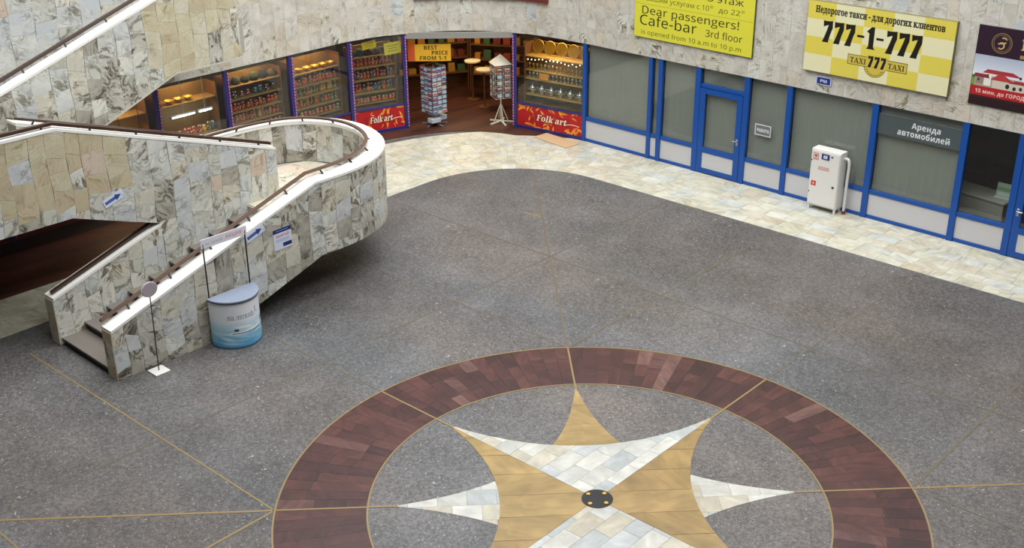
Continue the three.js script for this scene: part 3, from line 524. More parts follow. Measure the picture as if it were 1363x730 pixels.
// souvenir shop bays
const goldPanel = std('#76592c', 0.6);
function folkArt(w, h, seed) {
  return canvasTexture(w, h, (g) => {
    g.fillStyle = '#b3121a'; g.fillRect(0, 0, w, h); const r = mulberry(seed);
    for (let i = 0; i < 44; i++) { const x = r() * w, y = (i % 2 ? 0.86 : 0.14) * h + (r() - 0.5) * h * 0.4, L = h * (0.25 + r() * 0.4), a = r() * 6.28; g.save(); g.translate(x, y); g.rotate(a); const gr = g.createLinearGradient(0, 0, L, 0); gr.addColorStop(0, '#f0c040'); gr.addColorStop(1, '#d8501c'); g.fillStyle = gr; g.beginPath(); g.moveTo(0, 0); g.quadraticCurveTo(L * 0.5, -L * 0.35, L, 0); g.quadraticCurveTo(L * 0.5, L * 0.1, 0, 0); g.fill(); g.restore(); }
    g.fillStyle = 'rgba(150,10,20,0.55)'; g.fillRect(w * 0.2, h * 0.3, w * 0.62, h * 0.42);
    g.font = `italic bold ${h * 0.4}px serif`; g.textAlign = 'center'; g.textBaseline = 'middle'; g.lineWidth = h * 0.05; g.strokeStyle = '#7a0c10'; g.strokeText('Folk art', w * 0.52, h * 0.5); g.fillStyle = '#f4ead2'; g.fillText('Folk art', w * 0.52, h * 0.5);
    g.strokeStyle = '#f4ead2'; g.lineWidth = h * 0.03; g.beginPath(); g.moveTo(w * 0.74, h * 0.6); g.quadraticCurveTo(w * 0.85, h * 0.5, w * 0.95, h * 0.58); g.stroke();
  });
}
function shopBay(a, b, print, seed) {
  const g = structure('window'); const L = frontGroup(g, a, b);
  member(g, 'bottom_rail', 0.05, L - 0.05, 0, 0.1, print ? M.violet : std('#4a1614', 0.6)); member(g, 'middle_rail', 0.05, L - 0.05, 0.68, 0.73, M.violet); member(g, 'top_rail', 0.05, L - 0.05, 2.59, 2.63, M.blackMetal);
  const m = print ? new THREE.MeshStandardMaterial({ map: folkArt(768, 220, seed), roughness: 0.5 }) : std('#6d1a18', 0.6);
  const pl = part('lower_panel', box(L - 0.1, 0.58, 0.03, L / 2, 0.39, ZF), print ? [M.violet, M.violet, M.violet, M.violet, m, M.violet] : m, g);
  if (print) pl.userData.label = 'red panel printed with orange flourishes and white lettering';
  pane(g, 0.05, L - 0.05, 0.73, 2.59); return L;
}
function shopPost(p, ang, strip) {
  const g = structure('window_post'); g.position.set(p[0], 0, p[1]); g.rotation.y = ang;
  part('post', rbox(0.1, 2.63, 0.1, 0.006, 0, 1.315, ZF + 0.01), M.violet, g);
  if (strip) part('light_strip', box(0.035, 2.5, 0.012, strip * 0.05, 1.3, ZF + 0.066), new THREE.MeshStandardMaterial({ map: stripTex, roughness: 0.5 }), g);
}
const stripTex = canvasTexture(8, 512, (g, w, h) => { g.fillStyle = '#5c3c86'; g.fillRect(0, 0, w, h); for (let y = 0; y < h; y += 16) { g.fillStyle = y % 32 ? '#c76a86' : '#b88ab0'; g.fillRect(0, y, w, 9); } });
const angL = Math.atan2(-(postL[0][1] - postL[1][1]), postL[0][0] - postL[1][0]);
for (let i = 1; i < postL.length; i++) { shopBay(postL[i], postL[i - 1], false, i); shopPost(postL[i], angL, 1); }
shopBay(postL[0], postP2, true, 5); shopPost(postL[0], angL * 0.7, 1);
shopBay(postP1, rA, true, 9);
shopPost(postP2, 0, 1); shopPost(postP1, 0, -1);
{ const g = structure('door_frame'); const L = frontGroup(g, postP2, postP1); part('header_panel', box(L - 0.1, 0.16, 0.06, L / 2, 2.56, ZF), M.header, g); }
// header band above the left windows, under the gallery, is the wall itself (wall_left)

// ---- shop interiors: shelves with goods, lamps
function bayFrame(a, b) { const dx = b[0] - a[0], dz = b[1] - a[1], L = Math.hypot(dx, dz), ang = Math.atan2(-dz, dx), nx = -dz / L, nz = dx / L; return { L, ang, at: (s, off) => [a[0] + (dx / L) * s + nx * off, a[1] + (dz / L) * s + nz * off] }; }
const dollGeo = (() => {
  const g = lathe([[0.001, 0], [0.3, 0], [0.34, 0.06], [0.37, 0.2], [0.36, 0.36], [0.3, 0.5], [0.235, 0.58], [0.245, 0.68], [0.255, 0.78], [0.22, 0.9], [0.13, 0.97], [0.001, 1]], 14);
  return g;
})();
const dollMats = ['#b0241c', '#c2402a', '#8e1f2a', '#b8862c', '#2f4f74', '#3c6a44', '#a8341e', '#d06a3a', '#33201c', '#4a3a24'].map((c, i) => {
  const t = canvasTexture(64, 64, (g) => { g.fillStyle = c; g.fillRect(0, 0, 64, 64); g.fillStyle = '#e8cfa8'; for (const x of [0, 16, 32, 48, 64]) { g.beginPath(); g.ellipse(x, 64 - 48, 5, 6, 0, 0, 7); g.fill(); } g.fillStyle = ['#e0b040', '#2a6a3a', '#e8d8b0'][i % 3]; for (let k = 0; k < 14; k++) g.fillRect((k * 23) % 64, 34 + (k * 11) % 20, 5, 5); g.fillStyle = '#1d1a18'; g.fillRect(0, 0, 64, 5); });
  return new THREE.MeshStandardMaterial({ map: t, roughness: 0.16 });
});
const SHELVES = [0.86, 1.2, 1.54, 1.88];
function displayShelf(fr, label, levels = SHELVES, mat = M.shelfWood) {
  const t = thing('display_shelf', label, 'shelf'); const p = fr.at(fr.L / 2, -0.5); t.position.set(p[0], 0.0125, p[1]); t.rotation.y = fr.ang;
  const w = fr.L - 0.3; const back = part('back_panel', box(w, 2.3, 0.03, 0, 1.15, -0.22), goldPanel, t);
  for (const s of [-1, 1]) part('side_panel', box(0.03, 2.3, 0.46, s * (w / 2 + 0.015), 1.15, 0), M.wood, t);
  for (const y of levels) part('shelf_board', rbox(w, 0.025, 0.42, 0.004, 0, y - 0.0125 - 0.0125, 0), mat, t);
  part('plinth', box(w, 0.68, 0.4, 0, 0.34, 0), M.wood, t);
  return w;
}
let dollBase = {};
function dollRow(fr, w, y, n, h0, h1, bay, off, palette, row) {
  for (let i = 0; i < n; i++) {
    const h = rr(h0, h1), m = pick(palette), d = part('nesting_doll', dollGeo, m, scene); const s = fr.L / 2 - w / 2 + ((i + 0.5 + rr(-0.16, 0.16)) * w) / n, p = fr.at(s, -0.5 + off + rr(-0.015, 0.015));
    const q = Math.min(h, (w / n) * 1.25); d.scale.set(q, h, q); d.position.set(p[0], y + 0.013, p[1]); d.rotation.y = rnd() * 6.28;
    tag(d, `painted nesting doll, ${row} row, ${bay}`, 'doll', `nesting dolls in the ${row} row ${bay}`);
  }
}
function shopLamp(fr, s, off, y, label, w = 1.1, d = 0.3, k = 1) {
  const t = thing('shop_lamp', label, 'lamp', 'warm ceiling lamps in the souvenir shop'); const p = fr.at(s, off); t.position.set(p[0], y, p[1]); t.rotation.y = fr.ang;
  part('lamp_housing', box(w + 0.06, 0.06, d + 0.06, 0, 0.045, 0), M.blackMetal, t);
  part('lamp_diffuser', box(w, 0.03, d, 0, 0.005, 0), new THREE.MeshStandardMaterial({ color: '#ffffff', emissive: SHOP_COLOUR, emissiveIntensity: 1.6 }), t);
  const l = new THREE.RectAreaLight(SHOP_COLOUR, SHOP_LAMP * k, w, d); l.position.y = -0.02; l.rotation.x = -Math.PI / 2; l.name = numbered('shop_lamp_source'); t.add(l);
}
const bays = [[postL[0], postP2, 'in the window left of the shop doorway'], [postL[1], postL[0], 'in the second window left of the doorway'], [postL[2], postL[1], 'in the third window left of the doorway'], [postL[3], postL[2], 'in the fourth window left of the doorway'], [postL[4], postL[3], 'in the leftmost visible shop window']];
const D = dollMats, red = [D[0], D[1], D[6], D[2], D[7]], darkP = [D[8], D[2], D[9], D[0], D[4]], mixed = [D[0], D[1], D[3], D[5], D[6], D[7], D[8], D[2]], pale = [D[3], D[5], D[1], D[7], D[3], D[9]];
const ROWS = [
  [[0.8, 12, 0.13, 0.17, 0.12, red, 'bottom'], [1.08, 11, 0.2, 0.27, 0.02, darkP, 'second lowest'], [1.44, 13, 0.17, 0.26, 0.04, darkP.concat(D[1]), 'middle'], [1.44, 10, 0.27, 0.31, -0.1, red, 'middle back'], [1.79, 12, 0.2, 0.28, 0.04, red, 'upper'], [1.79, 9, 0.28, 0.33, -0.1, red, 'upper back']],
  [[0.8, 12, 0.13, 0.18, 0.12, red.concat(pale), 'bottom'], [1.06, 14, 0.18, 0.24, 0.05, pale, 'second lowest'], [1.06, 11, 0.25, 0.3, -0.1, pale, 'second lowest back'], [1.36, 14, 0.17, 0.24, 0.05, [D[9], D[5], D[3], D[0]], 'middle'], [1.64, 14, 0.15, 0.22, 0.05, red, 'upper'], [1.64, 10, 0.23, 0.27, -0.1, mixed, 'upper back']],
  [[0.82, 13, 0.16, 0.22, 0.1, red.concat(D[3]), 'bottom'], [1.12, 14, 0.18, 0.25, 0.05, mixed, 'second lowest'], [1.12, 10, 0.26, 0.3, -0.1, red, 'second lowest back'], [1.42, 13, 0.14, 0.22, 0.05, red, 'middle'], [1.74, 8, 0.14, 0.2, 0.05, darkP, 'upper']],
  [[0.82, 13, 0.15, 0.22, 0.1, red, 'bottom'], [1.12, 12, 0.16, 0.24, 0.05, darkP.concat(D[0], D[3]), 'second lowest']],
  [[0.82, 8, 0.15, 0.2, 0.1, [D[3], D[7]], 'bottom']],
];
const hatGeo = lathe([[0.001, 0], [0.12, 0], [0.145, 0.02], [0.15, 0.07], [0.135, 0.1], [0.12, 0.11], [0.11, 0.15], [0.06, 0.175], [0.001, 0.18]], 18);
const hatMats = [std('#23241c', 0.95), std('#2f3a26', 0.95), std('#1b1a1a', 0.95), std('#4a4436', 0.95)];
bays.forEach(([a, b, where], i) => {
  const fr = bayFrame(a, b), rows = ROWS[i], lv = [...new Set([...rows.map((r) => r[0]), i === 0 || i === 2 ? 2.08 : 1.98])];
  const w = displayShelf(fr, `wooden display shelf of souvenirs ${where}`, lv);
  shopLamp(fr, fr.L / 2, -0.42 - (i === 0 ? 0.28 : 0.0), 2.67, `warm strip lamp above the shelf ${where}`, 1.0, 0.12);
  for (const [y, n, h0, h1, off, pal, nm] of rows) dollRow(fr, w, y, n, h0, h1, where, off, pal, nm);
  if (i === 0 || i === 2) for (let k = 0; k < 6; k++) { const m = part('fur_hat', hatGeo, hatMats[(k + i) % 4], scene), p = fr.at(fr.L / 2 - w / 2 + ((k + 0.5) * w) / 6, -0.46); m.position.set(p[0], 2.093, p[1]); m.rotation.y = rnd() * 6; m.scale.set(0.78, rr(0.8, 1.2), 0.78); tag(m, `dark fur hat on the top shelf ${where}`, 'hat', `fur hats ${where}`); }
});
// gilded bowls on the top shelves
const bowlGeo = lathe([[0.001, 0], [0.05, 0], [0.055, 0.01], [0.09, 0.04], [0.115, 0.085], [0.108, 0.085], [0.085, 0.045], [0.05, 0.018], [0.001, 0.016]], 18);
const goldBowl = std('#c79a2c', 0.3, { metalness: 0.3 });
[[1, 6], [3, 4]].forEach(([i, n]) => { const fr = bayFrame(bays[i][0], bays[i][1]); for (let k = 0; k < n; k++) { const b = part('gilded_bowl', bowlGeo, goldBowl, scene), p = fr.at(fr.L / 2 - 0.62 + k * 0.25, -0.46); b.position.set(p[0], 1.993, p[1]); tag(b, `gilded wooden bowl on the top shelf ${bays[i][2]}`, 'bowl', `gilded bowls ${bays[i][2]}`); } });
// right window: silver teapots, cups and gilded trays
{
  const fr = bayFrame(postP1, rA), where = 'in the window right of the shop doorway', lv = [0.92, 1.36, 1.6, 1.98];
  const w = displayShelf(fr, `wooden display shelf of silverware ${where}`, lv, M.shelfGold); shopLamp(fr, fr.L / 2, -0.72, 2.67, `warm strip lamp above the shelf ${where}`, 1.3, 0.14);
  const body = lathe([[0.001, 0], [0.06, 0], [0.065, 0.012], [0.045, 0.03], [0.085, 0.08], [0.1, 0.13], [0.085, 0.18], [0.05, 0.205], [0.001, 0.21]], 18);
  const lid = lathe([[0.055, 0.205], [0.045, 0.225], [0.012, 0.24], [0.018, 0.255], [0.001, 0.27]], 14), spout = tube([[0.08, 0.09, 0], [0.13, 0.12, 0], [0.15, 0.19, 0]], 0.014, 10, 6), handle = tube([[-0.08, 0.17, 0], [-0.15, 0.17, 0], [-0.15, 0.09, 0], [-0.085, 0.07, 0]], 0.009, 14, 6);
  const proto = tag(new THREE.Group(), `silver teapot on the lower shelf ${where}`, 'teapot', 'silver teapots in the window right of the doorway'); proto.name = 'teapot';
  part('body', body, M.silver, proto); part('lid', lid, M.silver, proto); part('spout', spout, M.silver, proto); part('handle', handle, M.silver, proto);
  for (let k = 0; k < 6; k++) { const c = proto.clone(); c.name = numbered('teapot'); const p = fr.at(0.3 + k * 0.3, -0.42); c.position.set(p[0], lv[0] + 0.013, p[1]); c.rotation.y = fr.ang + rr(-0.5, 0.5); scene.add(c); }
  const goblet = lathe([[0.001, 0], [0.035, 0], [0.03, 0.008], [0.007, 0.02], [0.007, 0.08], [0.03, 0.1], [0.04, 0.15], [0.036, 0.15], [0.026, 0.105], [0.001, 0.095]], 14);
  const gm = [M.silver, std('#b99a5a', 0.25, { metalness: 0.7 })];
  for (let r = 0; r < 2; r++) for (let k = 0; k < 15; k++) { const g = part('goblet', goblet, gm[r], scene), p = fr.at(0.22 + k * 0.123, -0.4 - 0.0 * r); g.position.set(p[0], lv[1 + r] + 0.013, p[1]); tag(g, r ? `small brass goblet in the upper row ${where}` : `small silver goblet in the lower row ${where}`, 'goblet', r ? `brass goblets ${where}` : `silver goblets ${where}`); }
  const trayGeo = merge([cyl(0.17, 0.015, 0, 0, 0, 24).rotateX(Math.PI / 2), new THREE.TorusGeometry(0.17, 0.014, 6, 24)]);
  for (let k = 0; k < 5; k++) { const g = part('tray', trayGeo, goldBowl, scene), p = fr.at(0.35 + k * 0.37, -0.62); g.position.set(p[0], lv[3] + 0.2, p[1]); g.rotation.set(0, fr.ang, 0); g.rotateX(-0.22); tag(g, `round gilded tray leaning on the top shelf ${where}`, 'tray', `gilded trays ${where}`); }
  const gar = thing('light_garland', 'string of small glowing lights along the upper shelf in the right shop window', 'lights'), bm = new THREE.MeshStandardMaterial({ color: '#fff', emissive: '#ffd9a0', emissiveIntensity: 3.5 }); { const p = fr.at(fr.L / 2, -0.24); gar.position.set(p[0], 1.93, p[1]); gar.rotation.y = fr.ang; part('wire', box(w - 0.1, 0.008, 0.008), M.dark, gar); for (let k = 0; k < 15; k++) part('bulb', new THREE.SphereGeometry(0.017, 8, 6), bm, gar).position.set(-w / 2 + 0.12 + (k * (w - 0.24)) / 14, rr(-0.035, 0.03), 0.012); const L = new THREE.PointLight('#ffd9a0', 0.5); L.position.set(0, 0, 0.08); L.name = 'garland_source'; gar.add(L); }
  const tagm = part('price_card', box(0.28, 0.17, 0.01), std('#d88a1c', 0.6), scene); { const p = fr.at(0.75, -0.27); tagm.position.set(p[0], 1.44 + 0.03, p[1]); tagm.rotation.y = fr.ang; tag(tagm, 'orange price card standing before the shelf in the right shop window', 'card'); }
}
// yellow notices inside the left windows
function notice(name, label, cat, fr, s, off, y, w, h, tex, tilt = 0) {
  const side = std('#c9b02a', 0.6), m = part(name, box(w, h, 0.008), [side, side, side, side, new THREE.MeshStandardMaterial({ map: tex, roughness: 0.6 }), side], scene);
  const p = fr.at(s, off); m.position.set(p[0], y, p[1]); m.rotation.y = fr.ang; m.rotateZ(tilt); tag(m, label, cat); return m;
}
{
  const fr = bayFrame(postL[0], postP2);
  const lines = (bg, rows) => canvasTexture(256, 160, (g) => { g.fillStyle = bg; g.fillRect(0, 0, 256, 160); g.fillStyle = '#7a5a10'; rows.forEach(([x, y, w]) => g.fillRect(x, y, w, 9)); });
  notice('price_notice', 'bright yellow notice hanging inside the window left of the doorway', 'notice', fr, 1.3, -0.14, 2.25, 0.5, 0.32, lines('#d8bf1e', [[40, 40, 170], [60, 75, 130], [50, 110, 150]]), 0.05);
  const fr2 = bayFrame(postL[0], postP2);
  notice('price_notice', 'small yellow notice high in the window corner above the dolls', 'notice', fr2, 0.62, -0.14, 2.42, 0.4, 0.2, lines('#d8b818', [[40, 50, 170], [60, 100, 130]]), 0.12);
}
// best price sign in the doorway
{
  const fr = bayFrame(postP2, postP1), tex = canvasTexture(512, 220, (g, w, h) => {
    g.fillStyle = '#d9a520'; g.fillRect(0, 0, w, h); g.fillStyle = '#c2501c'; g.fillRect(0, 0, 86, h); g.fillStyle = '#7a2410'; g.font = 'bold 40px sans-serif'; g.textAlign = 'center'; g.textBaseline = 'middle'; for (const [k, y] of [['A', 45], ['B', 110], ['C', 175]]) g.fillText('▪', 43, y);
    g.fillStyle = '#20160a'; g.font = 'bold 72px sans-serif'; g.fillText('BEST', 270, 44); g.fillText('PRICE', 380, 112); g.fillText('FROM 1-1', 300, 180);
  });
  notice('price_sign', 'orange and yellow BEST PRICE sign hanging in the shop doorway', 'sign', fr, 0.66, -0.2, 2.06, 1.16, 0.46, tex);
}
// postcard racks
const cardMats = ['#6f86a8', '#8f9fb4', '#4a6488', '#9a9084', '#8a4a3e', '#b4b0aa', '#5f7688'].map((c, i) => new THREE.MeshStandardMaterial({ roughness: 0.45, map: canvasTexture(32, 24, (g) => { g.fillStyle = c; g.fillRect(0, 0, 32, 24); g.fillStyle = ['#b8b8b4', '#2f4a70', '#b04234'][i % 3]; g.fillRect(3, 12, 26, 9); g.fillStyle = '#a4b4c8'; g.fillRect(3, 3, 26, 7); }) }));
const cardGeo = rbox(0.15, 0.105, 0.004, 0.001);
const rowWord = (r, n) => (r === n - 1 ? 'topmost' : r === 0 ? 'lowest' : ['', 'second', 'third', 'fourth', 'fifth', 'sixth', 'seventh', 'eighth', 'ninth'][r] + ' from bottom');
function cardRack(label, x, z, turn, y0, y1, wide, base, faces, rows, cols, grp, clab, mats) {
  const t = thing('postcard_rack', label, 'rack'); t.position.set(x, 0.0125, z); t.rotation.y = turn;
  part('pole', cyl(0.02, y1, 0, y1 / 2 + 0.02, 0, 10), base, t);
  for (let k = 0; k < 5; k++) { const a = (k / 5) * Math.PI * 2 + 0.3; part('foot', bar([0, 0.05, 0], [Math.cos(a) * 0.36, 0.016, Math.sin(a) * 0.36], 0.045, 0.03), base, t); }
  for (let f = 0; f < faces; f++) {
    const a = (f / faces) * Math.PI * 2; const gs = [];
    for (let r = 0; r <= rows; r++) gs.push(box(wide, 0.008, 0.008, 0, y0 + ((y1 - y0) * r) / rows, wide / 2 + 0.005)); for (const s of [-1, 0, 1]) gs.push(box(0.008, y1 - y0, 0.008, (s * wide) / 2, (y0 + y1) / 2, wide / 2));
    part('wire_frame', merge(gs).rotateY(a), base, t);
  }
  for (const f of [0, 1, faces - 1]) { const a = (f / faces) * Math.PI * 2; for (let r = 0; r < rows; r++) for (let c = 0; c < cols; c++) {
    const m = part('postcard', cardGeo, pick(mats), scene), lx = (c + 0.5) * (wide / cols) - wide / 2, lz = wide / 2 + 0.018, v = new THREE.Vector3(lx, y0 + ((y1 - y0) * (r + 0.5)) / rows + 0.012, lz).applyAxisAngle(new THREE.Vector3(0, 1, 0), a + turn);
    m.position.set(x + v.x, v.y, z + v.z); m.rotation.y = a + turn; m.rotateX(-0.16); tag(m, clab.replace('ROW', rowWord(r, rows)), 'postcard', grp + ', ' + rowWord(r, rows) + ' row');
  } }
  return t;
}
{
  const r1 = cardRack('tall rotating postcard rack standing left inside the shop doorway', -2.1, -31.62, 0.72, 0.36, 1.66, 0.48, M.steel, 4, 10, 3, 'postcards on the left rack', 'picture postcard held in the left rotating rack of the doorway, ROW row', cardMats);
  part('base_tray', merge([rbox(0.3, 0.12, 0.22, 0.01, -0.12, 0.18, 0.14), rbox(0.26, 0.12, 0.22, 0.01, 0.2, 0.18, 0.02)]), std('#b9c2d0', 0.5), r1);
  const white = std('#d8d2c0', 0.5);
  const r2 = cardRack('white souvenir rack with pointed top at the right of the shop doorway', -0.27, -31.74, 0.35, 0.74, 1.62, 0.44, white, 4, 5, 2, 'cards on the right rack', 'picture card hung on the white pointed rack of the doorway, ROW row', [cardMats[3], cardMats[4], cardMats[5], cardMats[6], cardMats[5]]);
  part('pointed_top', new THREE.ConeGeometry(0.36, 0.26, 4).rotateY(Math.PI / 4).translate(0, 1.8, 0), white, r2);
  for (const [x, z] of [[0.2, 0], [-0.2, 0], [0, 0.2], [0, -0.2]]) part('strut', bar([x, 0.05, z], [0, 0.55, 0], 0.02), white, r2);
  // pale round tops on pedestals further in
  for (const [x, z, h, l] of [[-0.75, -33.2, 1.1, 'pale round pedestal table standing deeper in the shop beside the white rack'], [-1.1, -34.0, 1.15, 'pale round pedestal table farthest inside the shop doorway']]) {
    const t = thing('pedestal_table', l, 'table'); t.position.set(x, 0.0125, z); part('table_top', cyl(0.24, 0.04, 0, h, 0, 24), std('#cfc7a8', 0.5), t); part('pole', cyl(0.025, h, 0, h / 2, 0, 10), M.wood, t); part('foot', cyl(0.18, 0.03, 0, 0.015, 0, 20), M.wood, t);
  }
  // counters with goods along the shop back
  const fr = bayFrame(postP2, postP1);
  for (const [s, off, w, l] of [[0.5, -3.9, 2.2, 'brown wooden shelf unit at the back of the shop on the left'], [2.9, -3.6, 2.4, 'brown wooden shelf unit at the back of the shop on the right']]) {
    const t = thing('shelf_unit', l, 'shelf'); const p = fr.at(s, off); t.position.set(p[0], 0.0125, p[1]); t.rotation.y = fr.ang + (s > 1 ? -0.25 : 0.25);
    part('back_panel', box(w, 2.2, 0.03, 0, 1.1, -0.2), M.wood, t); for (const y of [0.5, 0.95, 1.4, 1.85]) part('shelf_board', box(w, 0.03, 0.4, 0, y, 0), M.wood, t); for (const q of [-1, 1]) part('side_panel', box(0.03, 2.2, 0.42, (q * w) / 2, 1.1, 0), M.wood, t);
    const cols = ['#8a3a20', '#a88030', '#3a5a3a', '#6a2a22', '#b07a28'].map((c) => std(c, 0.5));
    let k = 0; for (const y of [0.5, 0.95, 1.4, 1.85]) for (let x = -w / 2 + 0.2; x < w / 2 - 0.1; x += 0.3) { const b = part('souvenir_box', rbox(rr(0.16, 0.24), rr(0.14, 0.28), 0.2, 0.01), pick(cols), scene); b.geometry.computeBoundingBox(); const hh = b.geometry.boundingBox.max.y; const v = new THREE.Vector3(x, 0, 0.02).applyAxisAngle(new THREE.Vector3(0, 1, 0), t.rotation.y); b.position.set(p[0] + v.x, 0.0125 + y + 0.0155 + hh, p[1] + v.z); b.rotation.y = t.rotation.y; { const lvl = y < 0.6 ? 'lowest' : y < 1 ? 'second lowest' : y < 1.5 ? 'second highest' : 'highest', sd = s > 1 ? 'right' : 'left'; tag(b, `boxed souvenir on the ${lvl} board of the ${sd} back shelf inside the doorway`, 'box', `boxed souvenirs on the ${lvl} board of the ${sd} back shelf`); }; }
  }
  shopLamp(fr, 1.5, -2.2, 2.68, 'warm ceiling lamp inside the shop doorway', 0.8, 0.5, 0.8);
}
// fluorescent tubes and bulbs behind the leftmost windows
{
  const fr = bayFrame(postL[3], postL[2]);
  for (const [s, l] of [[0.75, 'white fluorescent tube glowing behind the fourth window, the longer one'], [1.35, 'short white fluorescent tube glowing behind the fourth window']]) {
    const t = thing('tube_lamp', l, 'lamp'); const p = fr.at(s, -0.2); t.position.set(p[0], 1.72, p[1]); t.rotation.y = fr.ang; const w = s < 1 ? 0.62 : 0.36;
    part('tube', new THREE.CylinderGeometry(0.022, 0.022, w, 10).rotateZ(Math.PI / 2), new THREE.MeshStandardMaterial({ color: '#fff', emissive: '#ffffff', emissiveIntensity: 2.5 }), t);
    part('holder', box(w + 0.06, 0.03, 0.03, 0, 0.04, 0), M.steel, t); for (const q of [-1, 1]) part('end_cap', box(0.03, 0.06, 0.05, (q * (w + 0.03)) / 2, 0.015, 0), M.steel, t);
    part('hanger', box(0.012, 0.94, 0.012, 0, 0.52, 0), M.steel, t);
    const L = new THREE.PointLight('#fff4e0', 0.35); L.position.set(0, -0.06, 0.05); L.name = numbered('tube_light_source'); t.add(L);
  }
  const f2 = bayFrame(postL[4], postL[3]);
  [0.55, 1.0, 1.5].forEach((s, i) => { const t = thing('spot_bulb', ['small glowing bulb lowest behind the leftmost visible shop window', 'small glowing bulb between two others behind the leftmost window', 'small glowing bulb highest behind the leftmost visible shop window'][i], 'lamp'); const p = f2.at(s, -0.2); t.position.set(p[0], 1.45 + i * 0.08, p[1]); part('bulb', new THREE.SphereGeometry(0.045, 14, 10), new THREE.MeshStandardMaterial({ color: '#fff', emissive: '#ffd58a', emissiveIntensity: 3 }), t); part('cord', box(0.01, 2.78 - 1.45 - i * 0.08 - 0.06, 0.01, 0, (2.78 - 1.45 - i * 0.08 - 0.06) / 2 + 0.05, 0), M.dark, t); part('socket', cyl(0.02, 0.05, 0, 0.06, 0, 10), M.dark, t); const L = new THREE.PointLight('#ffcf80', 0.3); L.position.set(0, -0.07, 0.07); L.name = numbered('bulb_source'); t.add(L); });
}
// ---- office behind the dark window
{
  const at = (s, off) => { const p = rightXZ(s, off); return p; }, ang = -43 * DEG;
  const d = thing('reception_desk', 'pale reception desk behind the dark office window', 'desk'); let p = at(10.35, -1.0); d.position.set(p[0], 0.0125, p[1]); d.rotation.y = ang - 0.12;
  part('front_panel', rbox(1.3, 0.82, 0.04, 0.006, -0.1, 0.41, 0.28), std('#a9a494', 0.6), d); part('desk_top', rbox(1.36, 0.04, 0.66, 0.008, -0.1, 0.84, 0), std('#b8b2a0', 0.5), d); part('side_panel', box(0.04, 0.82, 0.56, 0.53, 0.41, -0.01), std('#8f8a7c', 0.6), d);
  const c = thing('calendar', 'pale green printed desk calendar standing on the reception desk', 'calendar'); p = at(10.72, -0.95); c.position.set(p[0], 0.8725, p[1]); c.rotation.y = ang;
  part('printed_sheet', box(0.34, 0.3, 0.012, 0, 0.16, 0).rotateX(-0.12), new THREE.MeshStandardMaterial({ roughness: 0.6, map: canvasTexture(128, 112, (g) => { g.fillStyle = '#bccfb4'; g.fillRect(0, 0, 128, 112); g.fillStyle = '#8fae88'; g.fillRect(0, 34, 128, 30); g.fillStyle = '#d8e2d0'; g.fillRect(8, 74, 112, 28); }) }), c); part('stand', box(0.36, 0.012, 0.16, 0, 0.006, 0), M.paper, c);
  const ch = thing('office_chair', 'dark office chair behind the reception desk', 'chair'); p = at(10.2, -1.9); ch.position.set(p[0], 0.0125, p[1]); ch.rotation.y = ang;
  part('seat', rbox(0.5, 0.09, 0.48, 0.03, 0, 0.47, 0), std('#26272a', 0.8), ch); part('backrest', rbox(0.48, 0.56, 0.08, 0.03, 0, 0.85, -0.24), std('#26272a', 0.8), ch); part('pole', cyl(0.03, 0.4, 0, 0.24, 0, 10), M.blackMetal, ch); for (let k = 0; k < 5; k++) { const a = (k / 5) * 6.283; part('foot', bar([0, 0.07, 0], [Math.cos(a) * 0.28, 0.03, Math.sin(a) * 0.28], 0.04, 0.04), M.blackMetal, ch); }
}

// ================================================================== SIGNS ON THE WALL
function wallSign(name, label, cat, s0, s1, y0, y1, thick, tex, edge) {
  const t = thing(name, label, cat); const p = rightXZ((s0 + s1) / 2, 0.016); t.position.set(p[0], y0, p[1]); t.rotation.y = -43 * DEG; const w = s1 - s0, h = y1 - y0;
  part('board', rbox(w, h, thick, 0.008, 0, h / 2, thick / 2), edge, t);
  part('printed_face', box(w - 0.02, h - 0.02, 0.004, 0, h / 2, thick + 0.002), [edge, edge, edge, edge, new THREE.MeshStandardMaterial({ map: tex, roughness: 0.45 }), edge], t); return t;
}
function fitText(g, text, x, y, w, size, font, align = 'left', color = '#000', weight = 0) { g.font = `${font.includes('bold') ? 'bold ' : ''}${size}px ${font.replace('bold ', '')}`; g.fillStyle = color; g.textAlign = 'left'; const m = g.measureText(text).width; g.save(); g.translate(x, y); g.scale(w / m, 1); g.fillText(text, 0, 0); if (weight) { g.strokeStyle = color; g.lineWidth = weight; g.strokeText(text, 0, 0); } g.restore(); }
